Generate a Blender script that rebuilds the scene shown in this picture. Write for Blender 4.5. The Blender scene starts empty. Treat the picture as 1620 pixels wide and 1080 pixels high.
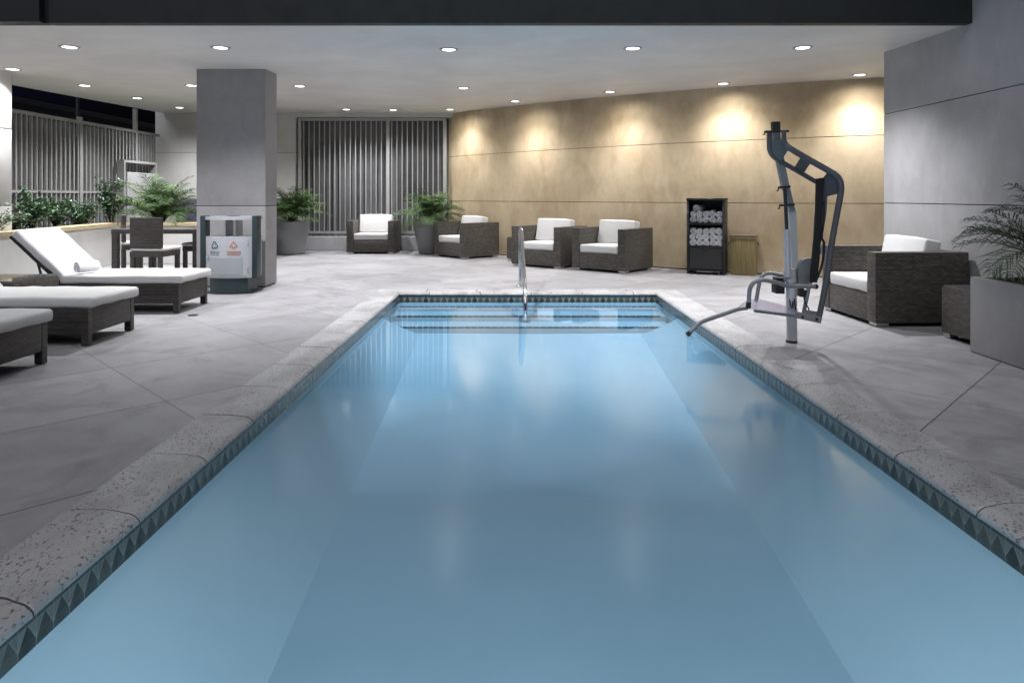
import bpy, bmesh, math, random
from mathutils import Vector, Matrix, noise
R = math.radians
random.seed(7)
sc = bpy.context.scene
COL = sc.collection
ZC = 1.2                       # eye height above the deck

def P(px, py, Y):              # a point Y metres out, from its place in the photo (used as a measuring tape)
    return Vector(((px - 810) / 1080 * Y, Y, ZC - (py - 310) / 1080 * Y))
def ceil_z(Y): return 2.87 + .0262 * (Y - 9)

# ------------------------------------------------------------------ materials
def mat(name):
    m = bpy.data.materials.new(name); m.use_nodes = True
    nt = m.node_tree; b = nt.nodes['Principled BSDF']
    return m, nt, b
def N(nt, t, **kw):
    n = nt.nodes.new(t)
    for k, v in kw.items():
        if k in n.inputs: n.inputs[k].default_value = v
        else: setattr(n, k, v)
    return n
def L(nt, a, b): nt.links.new(a, b)
def ramp(nt, fac, stops):
    r = N(nt, 'ShaderNodeValToRGB')
    e = r.color_ramp.elements
    while len(e) < len(stops): e.new(0.5)
    for i, (p, c) in enumerate(stops):
        e[i].position = p; e[i].color = (*c, 1) if len(c) == 3 else c
    L(nt, fac, r.inputs[0]); return r.outputs[0]
def mathn(nt, op, a, b=None, c=None):
    n = N(nt, 'ShaderNodeMath', operation=op)
    for i, v in enumerate((a, b, c)):
        if v is None: continue
        if isinstance(v, (int, float)): n.inputs[i].default_value = v
        else: L(nt, v, n.inputs[i])
    return n.outputs[0]
def mixc(nt, fac, a, b, mode='MIX'):
    n = N(nt, 'ShaderNodeMix', data_type='RGBA', blend_type=mode)
    for i, v in ((0, fac), (6, a), (7, b)):
        if isinstance(v, (int, float)): n.inputs[i].default_value = v
        elif isinstance(v, tuple): n.inputs[i].default_value = (*v, 1)
        else: L(nt, v, n.inputs[i])
    return n.outputs[2]
def bump(nt, b, h, s=.3, d=.01):
    n = N(nt, 'ShaderNodeBump'); n.inputs['Strength'].default_value = s; n.inputs['Distance'].default_value = d
    L(nt, h, n.inputs['Height']); L(nt, n.outputs[0], b.inputs['Normal'])
def coords(nt, kind='Object', scale=(1, 1, 1)):
    t = N(nt, 'ShaderNodeTexCoord'); mp = N(nt, 'ShaderNodeMapping'); mp.inputs['Scale'].default_value = scale
    L(nt, t.outputs[kind], mp.inputs[0]); return mp.outputs[0]
def noisen(nt, co, scale, detail=4, rough=.55, dist=0):
    n = N(nt, 'ShaderNodeTexNoise'); n.inputs['Scale'].default_value = scale
    n.inputs['Detail'].default_value = detail; n.inputs['Roughness'].default_value = rough
    n.inputs['Distortion'].default_value = dist
    L(nt, co, n.inputs[0]); return n.outputs[0]

def plain(name, col, rough=.5, metal=0, var=.12, scale=14, bmp=0, spec=.5):
    m, nt, b = mat(name)
    co = coords(nt)
    f = noisen(nt, co, scale, 5)
    lo = tuple(c * (1 - var) for c in col); hi = tuple(min(1, c * (1 + var)) for c in col)
    L(nt, ramp(nt, f, [(.3, lo), (.7, hi)]), b.inputs['Base Color'])
    b.inputs['Roughness'].default_value = rough; b.inputs['Metallic'].default_value = metal
    b.inputs['Specular IOR Level'].default_value = spec
    L(nt, ramp(nt, noisen(nt, co, scale * 2.3, 4), [(.3, (rough * .85,) * 3), (.7, (min(1, rough * 1.15),) * 3)]), b.inputs['Roughness'])
    if bmp: bump(nt, b, noisen(nt, co, scale * 6, 4), bmp, .004)
    return m

def plaster(name, dark, light, scale=.9, rough=.55, contrast=(.3, .72), stain=None):
    m, nt, b = mat(name)
    co = coords(nt)
    a = noisen(nt, co, scale, 6, .6, .5)
    c2 = noisen(nt, coords(nt, scale=(1, 1, .45)), scale * 4.5, 6, .65, .8)
    f = mathn(nt, 'ADD', mathn(nt, 'MULTIPLY', a, .62), mathn(nt, 'MULTIPLY', c2, .38))
    col = ramp(nt, f, [(contrast[0], dark), ((contrast[0] + contrast[1]) / 2, tuple((x + y) / 2 for x, y in zip(dark, light))), (contrast[1], light)])
    if stain:
        s = ramp(nt, noisen(nt, coords(nt, scale=(1, 1, .3)), 2.2, 7, .7, 1.2), [(.56, (0, 0, 0)), (.75, (1, 1, 1))])
        col = mixc(nt, mathn(nt, 'MULTIPLY', s, .55), col, stain)
    L(nt, col, b.inputs['Base Color'])
    L(nt, ramp(nt, c2, [(.3, (rough - .12,) * 3), (.7, (rough + .12,) * 3)]), b.inputs['Roughness'])
    bump(nt, b, noisen(nt, co, 18, 6, .6), .12, .01)
    return m

def wicker(name, c1, c2, rw=.019, bw=.046):
    m, nt, b = mat(name)
    uv = N(nt, 'ShaderNodeTexCoord').outputs['UV']
    br = N(nt, 'ShaderNodeTexBrick')
    L(nt, uv, br.inputs['Vector'])
    br.inputs['Scale'].default_value = 1; br.inputs['Brick Width'].default_value = bw; br.inputs['Row Height'].default_value = rw
    br.inputs['Mortar Size'].default_value = .0024; br.inputs['Mortar Smooth'].default_value = .6
    br.inputs['Color1'].default_value = (*c1, 1); br.inputs['Color2'].default_value = (*c2, 1)
    br.inputs['Mortar'].default_value = (.012, .010, .009, 1)
    mp = N(nt, 'ShaderNodeMapping'); mp.inputs['Scale'].default_value = (1.5, 45, 1); L(nt, uv, mp.inputs[0])
    band = noisen(nt, mp.outputs[0], 1, 3, .6)
    L(nt, mixc(nt, .85, br.outputs['Color'], ramp(nt, band, [(.32, (.45, .45, .45)), (.68, (1.25, 1.22, 1.15))]), 'MULTIPLY'), b.inputs['Base Color'])
    b.inputs['Roughness'].default_value = .42
    bump(nt, b, mathn(nt, 'SUBTRACT', 1, br.outputs['Fac']), .8, .004)
    return m

def fabric(name, col, rough=.85):
    m, nt, b = mat(name)
    uv = coords(nt)
    w = noisen(nt, uv, 420, 2)
    big = noisen(nt, uv, 5, 4)
    L(nt, ramp(nt, big, [(.3, tuple(c * .93 for c in col)), (.7, col)]), b.inputs['Base Color'])
    b.inputs['Roughness'].default_value = rough
    b.inputs['Sheen Weight'].default_value = .15
    h = mathn(nt, 'ADD', mathn(nt, 'MULTIPLY', w, .25), mathn(nt, 'MULTIPLY', noisen(nt, uv, 16, 3), .9))
    bump(nt, b, h, .25, .012)
    return m

def leaf(name, c1, c2, rough=.6):
    m, nt, b = mat(name)
    g = N(nt, 'ShaderNodeObjectInfo')
    f = noisen(nt, coords(nt), 9, 2)
    L(nt, ramp(nt, f, [(.3, c1), (.55, tuple((x + y) / 2 for x, y in zip(c1, c2))), (.72, c2)]), b.inputs['Base Color'])
    b.inputs['Roughness'].default_value = rough
    b.inputs['Specular IOR Level'].default_value = .3
    return m

M = {}
M['wicker'] = wicker('wicker_weave', (.125, .111, .096), (.064, .056, .049))
M['wicker_dark'] = wicker('dark_wicker_weave', (.07, .062, .056), (.04, .036, .033))
M['white_fabric'] = fabric('white_canvas', (.60, .592, .582))
M['towel'] = fabric('white_towelling', (.84, .84, .86), .95)
M['grey_plaster'] = plaster('grey_plaster', (.28, .274, .278), (.46, .452, .458), 1.1)
M['pale_plaster'] = plaster('pale_plaster', (.48, .47, .455), (.62, .61, .59), .8)
M['column_plaster'] = plaster('column_plaster', (.25, .245, .25), (.38, .37, .375), 1.3)
M['gold_plaster'] = plaster('gold_plaster', (.35, .268, .162), (.56, .455, .312), .85, contrast=(.36, .64), stain=(.38, .28, .155))
M['ceiling'] = plaster('ceiling_plaster', (.56, .545, .52), (.74, .72, .69), .9, contrast=(.3, .7))
M['fascia'] = plain('dark_fascia_paint', (.0058, .0092, .0086), .6, var=.2, scale=2)
M['groove'] = plain('groove_shadow', (.03, .03, .032), .9)
M['joint_grout'] = plain('dark_joint_grout', (.075, .072, .07), .9)
M['bar_metal'] = plain('painted_bar_metal', (.36, .355, .345), .35, .3, .06)
M['fence_metal'] = plain('fence_paint', (.27, .265, .262), .45, 0, .08)
M['fence_back'] = plain('fence_backing_mesh', (.095, .093, .095), .4, 0, .15, 3)
M['steel'] = plain('polished_steel', (.62, .63, .65), .12, 1, .04)
M['foot_metal'] = plain('brushed_foot_metal', (.55, .53, .5), .3, .8, .05)
M['pot'] = plain('pot_resin', (.225, .232, .235), .5, 0, .06, 4)
M['soil'] = plain('soil', (.035, .025, .018), .95, 0, .4, 40, .6)
M['dark_metal'] = plain('dark_metal', (.03, .03, .032), .45, .2, .1)
M['lift_blue'] = plain('slate_powder_coat', (.10, .104, .11), .38, .15, .06)
M['lift_grey'] = plain('grey_powder_coat', (.50, .505, .52), .35, .1, .05)
M['lift_mid'] = plain('mid_grey_powder_coat', (.25, .255, .265), .36, .15, .05)
M['black'] = plain('black_webbing', (.008, .008, .009), .7, 0, .2, 60)
M['rubber'] = plain('black_rubber', (.012, .012, .012), .6)
M['shelf_black'] = wicker('black_weave_shelf', (.020, .020, .021), (.013, .013, .014), .012, .018)
M['teal'] = plain('teal_grey_paint', (.018, .033, .039), .42, .1, .08, 6)
M['bin_grey'] = plain('pale_grey_sheet_metal', (.41, .425, .445), .38, .15, .04, 5)
M['mark_green'] = plain('dark_green_ink', (.02, .085, .09), .5)
M['mark_grey'] = plain('grey_green_ink', (.16, .22, .23), .5)
M['mark_red'] = plain('orange_red_ink', (.45, .095, .03), .5)
M['palm_leaf'] = leaf('palm_leaf', (.036, .085, .022), (.095, .165, .042))
M['palm_dark'] = leaf('dark_palm_leaf', (.034, .058, .030), (.07, .12, .05))
M['shrub_leaf'] = leaf('glossy_shrub_leaf', (.035, .085, .045), (.16, .25, .14), .3)
M['stem'] = plain('woody_stem', (.10, .075, .045), .8, 0, .3, 30)
M['night_wall'] = plain('night_building_wall', (.03, .03, .035), .9)
M['cabinet'] = plain('utility_cabinet_paint', (.36, .36, .365), .5, 0, .06, 3)

# perforated panel on the bin
m, nt, b = mat('perforated_sheet'); uvn = N(nt, 'ShaderNodeTexCoord').outputs['UV']
v = N(nt, 'ShaderNodeTexVoronoi'); v.inputs['Scale'].default_value = 85; v.inputs['Randomness'].default_value = 0
L(nt, uvn, v.inputs['Vector'])
L(nt, ramp(nt, v.outputs['Distance'], [(.28, (.06, .065, .07)), (.36, (.40, .42, .44))]), b.inputs['Base Color']); b.inputs['Roughness'].default_value = .45
M['perforated'] = m

# bamboo slats on hamper
m, nt, b = mat('bamboo_slats'); uvn = N(nt, 'ShaderNodeTexCoord').outputs['UV']
mp = N(nt, 'ShaderNodeMapping'); mp.inputs['Scale'].default_value = (90, 3, 1); L(nt, uvn, mp.inputs[0])
mp2 = N(nt, 'ShaderNodeMapping'); mp2.inputs['Scale'].default_value = (30, 18, 1); L(nt, uvn, mp2.inputs[0])
c = ramp(nt, noisen(nt, mp.outputs[0], 1, 2), [(.3, (.15, .115, .04)), (.7, (.26, .205, .085))])
kn = ramp(nt, noisen(nt, mp2.outputs[0], 1.1, 1), [(.68, (0, 0, 0)), (.74, (1, 1, 1))])
L(nt, mixc(nt, mathn(nt, 'MULTIPLY', kn, .6), c, (.08, .05, .02)), b.inputs['Base Color']); b.inputs['Roughness'].default_value = .5
M['bamboo'] = m
M['lid_wood'] = plain('brown_wood_lid', (.15, .105, .09), .4, 0, .15, 20)

# planter cap stone / wood
m, nt, b = mat('sandstone_cap'); co = coords(nt, scale=(1, 1, 6))
L(nt, ramp(nt, noisen(nt, co, 5, 6, .6), [(.3, (.36, .28, .15)), (.7, (.55, .46, .29))]), b.inputs['Base Color']); b.inputs['Roughness'].default_value = .7
bump(nt, b, noisen(nt, co, 25, 4), .3, .01)
M['cap'] = m

# slate ledger stone
m, nt, b = mat('ledger_slate'); uvn = N(nt, 'ShaderNodeTexCoord').outputs['UV']
br = N(nt, 'ShaderNodeTexBrick'); L(nt, uvn, br.inputs['Vector']); br.inputs['Scale'].default_value = 1
br.inputs['Brick Width'].default_value = .42; br.inputs['Row Height'].default_value = .075; br.inputs['Mortar Size'].default_value = .004
br.inputs['Color1'].default_value = (.085, .09, .115, 1); br.inputs['Color2'].default_value = (.19, .195, .225, 1); br.inputs['Mortar'].default_value = (.02, .02, .025, 1)
n1 = noisen(nt, uvn, 14, 6, .7)
L(nt, mixc(nt, .7, br.outputs['Color'], ramp(nt, n1, [(.3, (.6, .6, .6)), (.7, (1.2, 1.2, 1.2))]), 'MULTIPLY'), b.inputs['Base Color'])
b.inputs['Roughness'].default_value = .6
bump(nt, b, mathn(nt, 'ADD', mathn(nt, 'SUBTRACT', 1, br.outputs['Fac']), n1), .7, .02)
M['slate'] = m

# deck concrete with diagonal saw-cut joints
m, nt, b = mat('deck_concrete')
tc = N(nt, 'ShaderNodeTexCoord').outputs['Object']
sp = N(nt, 'ShaderNodeSeparateXYZ'); L(nt, tc, sp.inputs[0])
def joint(expr, off, w):
    s = mathn(nt, 'DIVIDE', mathn(nt, 'ADD', expr, off), 1.55)
    f = mathn(nt, 'ABSOLUTE', mathn(nt, 'SUBTRACT', mathn(nt, 'FRACT', mathn(nt, 'ADD', s, .5)), .5))
    return mathn(nt, 'LESS_THAN', f, w)
d1 = mathn(nt, 'SUBTRACT', sp.outputs[0], sp.outputs[1]); d2 = mathn(nt, 'ADD', sp.outputs[0], sp.outputs[1])
wob = mathn(nt, 'MULTIPLY', mathn(nt, 'SUBTRACT', noisen(nt, tc, 1.4, 3), .5), .012)
j = mathn(nt, 'MAXIMUM', joint(mathn(nt, 'ADD', d1, wob), 1.41, .0036), mathn(nt, 'MULTIPLY', joint(mathn(nt, 'ADD', d2, wob), -1.98, .0026), .8))
a = noisen(nt, tc, .7, 7, .62, .6); c2 = noisen(nt, tc, 5, 7, .65, .4)
f = mathn(nt, 'ADD', mathn(nt, 'MULTIPLY', a, .6), mathn(nt, 'MULTIPLY', c2, .4))
col = ramp(nt, f, [(.34, (.20, .195, .20)), (.5, (.28, .276, .285)), (.66, (.355, .35, .36))])
spots = ramp(nt, noisen(nt, tc, 34, 4, .6), [(.66, (0, 0, 0)), (.76, (1, 1, 1))])
col = mixc(nt, mathn(nt, 'MULTIPLY', spots, .25), col, (.42, .41, .40))
st = ramp(nt, noisen(nt, tc, 1.6, 6, .7, 1.5), [(.5, (0, 0, 0)), (.66, (1, 1, 1))])
col = mixc(nt, mathn(nt, 'MULTIPLY', st, .5), col, (.15, .143, .142))
def slab(expr, off): return mathn(nt, 'FLOOR', mathn(nt, 'ADD', mathn(nt, 'DIVIDE', mathn(nt, 'ADD', expr, off), 1.55), .0))
wn = N(nt, 'ShaderNodeTexWhiteNoise', noise_dimensions='2D'); cb_ = N(nt, 'ShaderNodeCombineXYZ')
L(nt, slab(d1, 1.41), cb_.inputs[0]); L(nt, slab(d2, -1.98), cb_.inputs[1]); L(nt, cb_.outputs[0], wn.inputs['Vector'])
col = mixc(nt, 1.0, col, ramp(nt, wn.outputs[0], [(0, (.88, .88, .89)), (1, (1.06, 1.055, 1.05))]), 'MULTIPLY')
col = mixc(nt, mathn(nt, 'MULTIPLY', j, .85), col, (.02, .02, .02))
L(nt, col, b.inputs['Base Color'])
L(nt, ramp(nt, c2, [(.3, (.5,) * 3), (.7, (.72,) * 3)]), b.inputs['Roughness'])
h = mathn(nt, 'SUBTRACT', mathn(nt, 'MULTIPLY', noisen(nt, tc, 40, 5, .6), .25), j)
bump(nt, b, h, .35, .006)
M['deck'] = m

# pitted coping stone
m, nt, b = mat('pitted_coping_stone')
tc = coords(nt, scale=(1, .62, 1))
big = noisen(nt, tc, 3.2, 6, .6, .4)
pit = noisen(nt, tc, 92, 3, .55, .3)
pit2 = noisen(nt, tc, 40, 3, .6, .6)
dens = noisen(nt, tc, 5, 2)
pf = ramp(nt, mathn(nt, 'ADD', pit, mathn(nt, 'MULTIPLY', mathn(nt, 'SUBTRACT', dens, .5), .22)), [(.592, (0, 0, 0)), (.632, (1, 1, 1))])
pf2 = ramp(nt, pit2, [(.69, (0, 0, 0)), (.71, (1, 1, 1))])
pits = mathn(nt, 'MAXIMUM', pf, pf2)
col = ramp(nt, big, [(.30, (.25, .246, .248)), (.5, (.36, .354, .355)), (.7, (.43, .424, .424))])
col = mixc(nt, mathn(nt, 'MULTIPLY', pits, .74), col, (.045, .042, .042))
L(nt, col, b.inputs['Base Color']); b.inputs['Roughness'].default_value = .6
bump(nt, b, mathn(nt, 'SUBTRACT', mathn(nt, 'MULTIPLY', noisen(nt, tc, 30, 4), .3), pits), .5, .006)
M['coping'] = m

# waterline tile: UV u along the edge in metres, v height in metres (0 at bottom of the band)
m, nt, b = mat('waterline_tile'); uvn = N(nt, 'ShaderNodeTexCoord').outputs['UV']
sp = N(nt, 'ShaderNodeSeparateXYZ'); L(nt, uvn, sp.inputs[0]); U, V = sp.outputs[0], sp.outputs[1]
T = .076
fu = mathn(nt, 'FRACT', mathn(nt, 'DIVIDE', U, T)); vv = mathn(nt, 'DIVIDE', V, T)
au = mathn(nt, 'MULTIPLY', mathn(nt, 'ABSOLUTE', mathn(nt, 'SUBTRACT', fu, .5)), 2)
lim = mathn(nt, 'MULTIPLY', mathn(nt, 'SUBTRACT', 1.0, mathn(nt, 'DIVIDE', V, .050)), .80)
tri = mathn(nt, 'LESS_THAN', au, lim)
edge = mathn(nt, 'LESS_THAN', mathn(nt, 'ABSOLUTE', mathn(nt, 'SUBTRACT', au, mathn(nt, 'ADD', lim, .06))), .06)
gu = mathn(nt, 'GREATER_THAN', au, .95)
gv = mathn(nt, 'LESS_THAN', mathn(nt, 'ABSOLUTE', mathn(nt, 'SUBTRACT', V, .046)), .0018)
top = mathn(nt, 'GREATER_THAN', V, .046)
cell = N(nt, 'ShaderNodeTexWhiteNoise', noise_dimensions='1D'); L(nt, mathn(nt, 'FLOOR', mathn(nt, 'DIVIDE', U, T)), cell.inputs['W'])
dark = ramp(nt, cell.outputs[0], [(0, (.03, .032, .026)), (1, (.085, .085, .07))])
side = ramp(nt, cell.outputs[0], [(0, (.20, .195, .165)), (1, (.145, .145, .122))])
low = mixc(nt, tri, side, dark)
c = mixc(nt, top, low, (.075, .078, .062))
g = mathn(nt, 'MAXIMUM', mathn(nt, 'MAXIMUM', gu, gv), mathn(nt, 'MULTIPLY', edge, mathn(nt, 'SUBTRACT', 1, top)))
c = mixc(nt, mathn(nt, 'MULTIPLY', g, .6), c, (.27, .265, .235))
L(nt, c, b.inputs['Base Color']); b.inputs['Roughness'].default_value = .14
bump(nt, b, mathn(nt, 'SUBTRACT', mathn(nt, 'MULTIPLY', au, .5), g), .5, .006)
M['tile'] = m

# step nosing: dashes of dark tile
m, nt, b = mat('nosing_tile'); uvn = N(nt, 'ShaderNodeTexCoord').outputs['UV']
sp = N(nt, 'ShaderNodeSeparateXYZ'); L(nt, uvn, sp.inputs[0])
au = mathn(nt, 'ABSOLUTE', mathn(nt, 'SUBTRACT', mathn(nt, 'FRACT', mathn(nt, 'DIVIDE', sp.outputs[0], .075)), .5))
L(nt, mixc(nt, mathn(nt, 'GREATER_THAN', au, .44), (.03, .04, .055), (.5, .52, .54)), b.inputs['Base Color']); b.inputs['Roughness'].default_value = .3
M['nosing'] = m

# pool plaster
m, nt, b = mat('pool_plaster'); tc = coords(nt)
L(nt, ramp(nt, noisen(nt, tc, 1.1, 5, .6), [(.3, (.70, .75, .78)), (.7, (.78, .82, .84))]), b.inputs['Base Color']); b.inputs['Roughness'].default_value = .7
M['pool_plaster'] = m

# water: clear tinted surface with Fresnel reflection, slightly blurred by the moving surface
m = bpy.data.materials.new('pool_water'); m.use_nodes = True; nt = m.node_tree; nt.nodes.clear()
out = N(nt, 'ShaderNodeOutputMaterial'); mx = N(nt, 'ShaderNodeMixShader')
tr = N(nt, 'ShaderNodeBsdfTransparent'); tr.inputs[0].default_value = (.50, .695, .82, 1)
gl = N(nt, 'ShaderNodeBsdfGlossy'); gl.inputs['Roughness'].default_value = .085; gl.inputs[0].default_value = (.93, .96, 1, 1)
fr = N(nt, 'ShaderNodeFresnel'); fr.inputs[0].default_value = 1.42
bn = N(nt, 'ShaderNodeBump'); bn.inputs['Strength'].default_value = .03; bn.inputs['Distance'].default_value = .02
L(nt, noisen(nt, coords(nt), 2.2, 2), bn.inputs['Height']); L(nt, bn.outputs[0], gl.inputs['Normal'])
sx_ = N(nt, 'ShaderNodeSeparateXYZ'); L(nt, coords(nt), sx_.inputs[0])
mr = N(nt, 'ShaderNodeMapRange'); mr.interpolation_type = 'SMOOTHSTEP'; mr.inputs[1].default_value = 1.8; mr.inputs[2].default_value = 5.7; L(nt, sx_.outputs[1], mr.inputs[0])
L(nt, ramp(nt, mr.outputs[0], [(0, (.21,) * 3), (1, (.028,) * 3)]), gl.inputs['Roughness'])
L(nt, fr.outputs[0], mx.inputs[0]); L(nt, tr.outputs[0], mx.inputs[1]); L(nt, gl.outputs[0], mx.inputs[2]); L(nt, mx.outputs[0], out.inputs[0])
M['water'] = m

# window / table glass
m, nt, b = mat('dark_window_glass')
b.inputs['Base Color'].default_value = (.035, .036, .04, 1); b.inputs['Roughness'].default_value = .05
b.inputs['Specular IOR Level'].default_value = .5; b.inputs['IOR'].default_value = 1.5
L(nt, ramp(nt, noisen(nt, coords(nt), 1.2, 3), [(.3, (.075, .075, .078)), (.7, (.14, .14, .143))]), b.inputs['Base Color'])
M['glass'] = m
m = bpy.data.materials.new('clear_acrylic'); m.use_nodes = True; nt = m.node_tree; nt.nodes.clear()
out = N(nt, 'ShaderNodeOutputMaterial'); mx = N(nt, 'ShaderNodeMixShader'); mx.inputs[0].default_value = .35
tr = N(nt, 'ShaderNodeBsdfTransparent'); tr.inputs[0].default_value = (.86, .86, .92, 1)
pb = N(nt, 'ShaderNodeBsdfPrincipled'); pb.inputs['Base Color'].default_value = (.5, .48, .55, 1); pb.inputs['Roughness'].default_value = .1
L(nt, tr.outputs[0], mx.inputs[1]); L(nt, pb.outputs[0], mx.inputs[2]); L(nt, mx.outputs[0], out.inputs[0])
M['acrylic'] = m
def emit(name, col, s):
    m = bpy.data.materials.new(name); m.use_nodes = True; nt = m.node_tree; nt.nodes.clear()
    o = N(nt, 'ShaderNodeOutputMaterial'); e = N(nt, 'ShaderNodeEmission'); e.inputs[0].default_value = (*col, 1); e.inputs[1].default_value = s
    L(nt, e.outputs[0], o.inputs[0]); return m
M['lens'] = emit('lit_lamp_lens', (1, .98, .96), 2.6)
M['blue_lit'] = emit('lit_blue_window', (.45, .42, 1), .9)

# ------------------------------------------------------------------ mesh helpers
def finish(name, bm, m, parent=None, smooth=None, uv=True):
    bmesh.ops.recalc_face_normals(bm, faces=bm.faces)
    if uv and not bm.loops.layers.uv:
        lay = bm.loops.layers.uv.new('UVMap')
        for f in bm.faces:
            n = f.normal; ax = max(range(3), key=lambda i: abs(n[i]))
            for l in f.loops:
                c = l.vert.co
                l[lay].uv = ((c.y, c.z), (c.x, c.z), (c.x, c.y))[ax]
    me = bpy.data.meshes.new(name); bm.to_mesh(me); bm.free()
    me.materials.append(M[m] if isinstance(m, str) else m)
    if smooth is not None:
        me.polygons.foreach_set('use_smooth', [True] * len(me.polygons))
        if smooth < 180: me.set_sharp_from_angle(angle=R(smooth))
    o = bpy.data.objects.new(name, me); COL.objects.link(o)
    if parent: o.parent = parent
    return o
def BM(): return bmesh.new()
def box(bm, x0, x1, y0, y1, z0, z1, bev=0, mtx=None, seg=2):
    t = bmesh.new()
    r = bmesh.ops.create_cube(t, size=1)
    for v in r['verts']:
        v.co = Vector((x0 + (v.co.x + .5) * (x1 - x0), y0 + (v.co.y + .5) * (y1 - y0), z0 + (v.co.z + .5) * (z1 - z0)))
    if bev: bmesh.ops.bevel(t, geom=t.edges[:], offset=bev, segments=seg, affect='EDGES', profile=.6)
    join(bm, t, mtx)
def join(bm, t, mtx=None):
    if mtx is not None: t.transform(mtx)
    vs = [bm.verts.new(v.co) for v in t.verts]
    t.verts.index_update()
    for f in t.faces:
        try: bm.faces.new([vs[v.index] for v in f.verts])
        except ValueError: pass
    t.free()
def frame_of(d):
    d = d.normalized(); a = Vector((0, 0, 1)) if abs(d.z) < .9 else Vector((1, 0, 0))
    u = d.cross(a).normalized(); return u, d.cross(u).normalized()
def tube(bm, pts, r, n=12, cap=True):
    pts = [Vector(p) for p in pts]; rings = []
    rr = r if isinstance(r, (list, tuple)) else [r] * len(pts)
    u = None
    for i, p in enumerate(pts):
        d = (pts[min(i + 1, len(pts) - 1)] - pts[max(i - 1, 0)]).normalized()
        if u is None: u, w = frame_of(d)
        else:
            u = (u - d * u.dot(d)).normalized(); w = d.cross(u).normalized()
        rings.append([bm.verts.new(p + (u * math.cos(a) + w * math.sin(a)) * rr[i]) for a in [2 * math.pi * k / n for k in range(n)]])
    for a, b2 in zip(rings, rings[1:]):
        for k in range(n): bm.faces.new((a[k], a[(k + 1) % n], b2[(k + 1) % n], b2[k]))
    if cap:
        bm.faces.new(rings[0][::-1]); bm.faces.new(rings[-1])
def smooth_path(pts, sub=6, closed=False):
    pts = [Vector(p) for p in pts]; o = []
    for i in range(len(pts) - 1):
        p0 = pts[max(i - 1, 0)]; p1 = pts[i]; p2 = pts[i + 1]; p3 = pts[min(i + 2, len(pts) - 1)]
        for k in range(sub):
            t = k / sub
            o.append(.5 * ((2 * p1) + (p2 - p0) * t + (2 * p0 - 5 * p1 + 4 * p2 - p3) * t * t + (3 * p1 - p0 - 3 * p2 + p3) * t ** 3))
    o.append(pts[-1]); return o
def lathe(bm, prof, n=28, c=(0, 0, 0)):
    rings = []
    for (r, z) in prof:
        rings.append([bm.verts.new((c[0] + r * math.cos(2 * math.pi * k / n), c[1] + r * math.sin(2 * math.pi * k / n), c[2] + z)) for k in range(n)])
    for a, b2 in zip(rings, rings[1:]):
        for k in range(n): bm.faces.new((a[k], a[(k + 1) % n], b2[(k + 1) % n], b2[k]))
    bm.faces.new(rings[0][::-1]); bm.faces.new(rings[-1])
def plate(bm, pts, thick, nrm=None):
    """flat polygon of 3-D points given a thickness along its normal"""
    pts = [Vector(p) for p in pts]
    if nrm is None:
        nrm = Vector((0, 0, 0))
        for i in range(len(pts)):
            a, b2 = pts[i], pts[(i + 1) % len(pts)]; nrm += a.cross(b2)
    nrm = Vector(nrm).normalized() * thick / 2
    A = [bm.verts.new(p + nrm) for p in pts]; B = [bm.verts.new(p - nrm) for p in pts]
    bm.faces.new(A); bm.faces.new(B[::-1])
    for i in range(len(pts)):
        k = (i + 1) % len(pts); bm.faces.new((A[i], B[i], B[k], A[k]))
def axis_samples(h, r, inner):
    e = [-h + r * (1 - math.cos(R(a))) for a in (0, 20, 45, 70)]
    lo, hi = -h + r, h - r
    mid = [lo + (hi - lo) * k / inner for k in range(inner + 1)]
    return e + mid + [-x for x in e[::-1]]
def cushion(bm, sx, sy, sz, r=.03, puff=.02, mtx=None, wr=.004, seed=0, inner=8):
    """soft box centred on the origin: rounded edges, crowned faces, faint wrinkles"""
    h = Vector((sx / 2, sy / 2, sz / 2)); t = bmesh.new(); cache = {}
    S = [axis_samples(h[i], min(r, h[i] * .95), inner if i < 2 and h[i] > .08 else 2) for i in range(3)]
    def vert(p):
        key = (round(p.x, 5), round(p.y, 5), round(p.z, 5))
        if key in cache: return cache[key]
        inn = Vector([max(-(h[i] - min(r, h[i] * .95)), min(h[i] - min(r, h[i] * .95), p[i])) for i in range(3)])
        d = p - inn
        q = inn + d.normalized() * min(r, h.x, h.y, h.z) if d.length > 1e-7 else p.copy()
        ex, ey, ez = (1 - min(1, abs(p[i] / h[i])) ** 2 for i in range(3))
        q.z += (1 if p.z > 0 else -1) * puff * ex * ey * min(1, abs(p.z) / h.z)
        q.x += (1 if p.x > 0 else -1) * puff * .5 * ey * ez * min(1, abs(p.x / h.x)) ** 3
        q.y += (1 if p.y > 0 else -1) * puff * .5 * ex * ez * min(1, abs(p.y / h.y)) ** 3
        q += noise.noise_vector(p * 7 + Vector((seed * 3.1, seed, 0))) * wr * 1.5
        q += noise.noise_vector(p * 19 + Vector((seed, 2 * seed, 5))) * wr * .5
        cache[key] = t.verts.new(q); return cache[key]
    for ax in range(3):
        i, k = [(1, 2), (0, 2), (0, 1)][ax]
        for s in (-1, 1):
            for a in range(len(S[i]) - 1):
                for b2 in range(len(S[k]) - 1):
                    vs = []
                    for (da, db) in ((0, 0), (1, 0), (1, 1), (0, 1)):
                        p = Vector((0, 0, 0)); p[ax] = s * h[ax]; p[i] = S[i][a + da]; p[k] = S[k][b2 + db]
                        vs.append(vert(p))
                    if len(set(vs)) == 4:
                        try: t.faces.new(vs)
                        except ValueError: pass
    join(bm, t, mtx)
def T(x, y, z, rz=0, rx=0, ry=0):
    return Matrix.Translation((x, y, z)) @ Matrix.Rotation(rz, 4, 'Z') @ Matrix.Rotation(ry, 4, 'Y') @ Matrix.Rotation(rx, 4, 'X')
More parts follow.
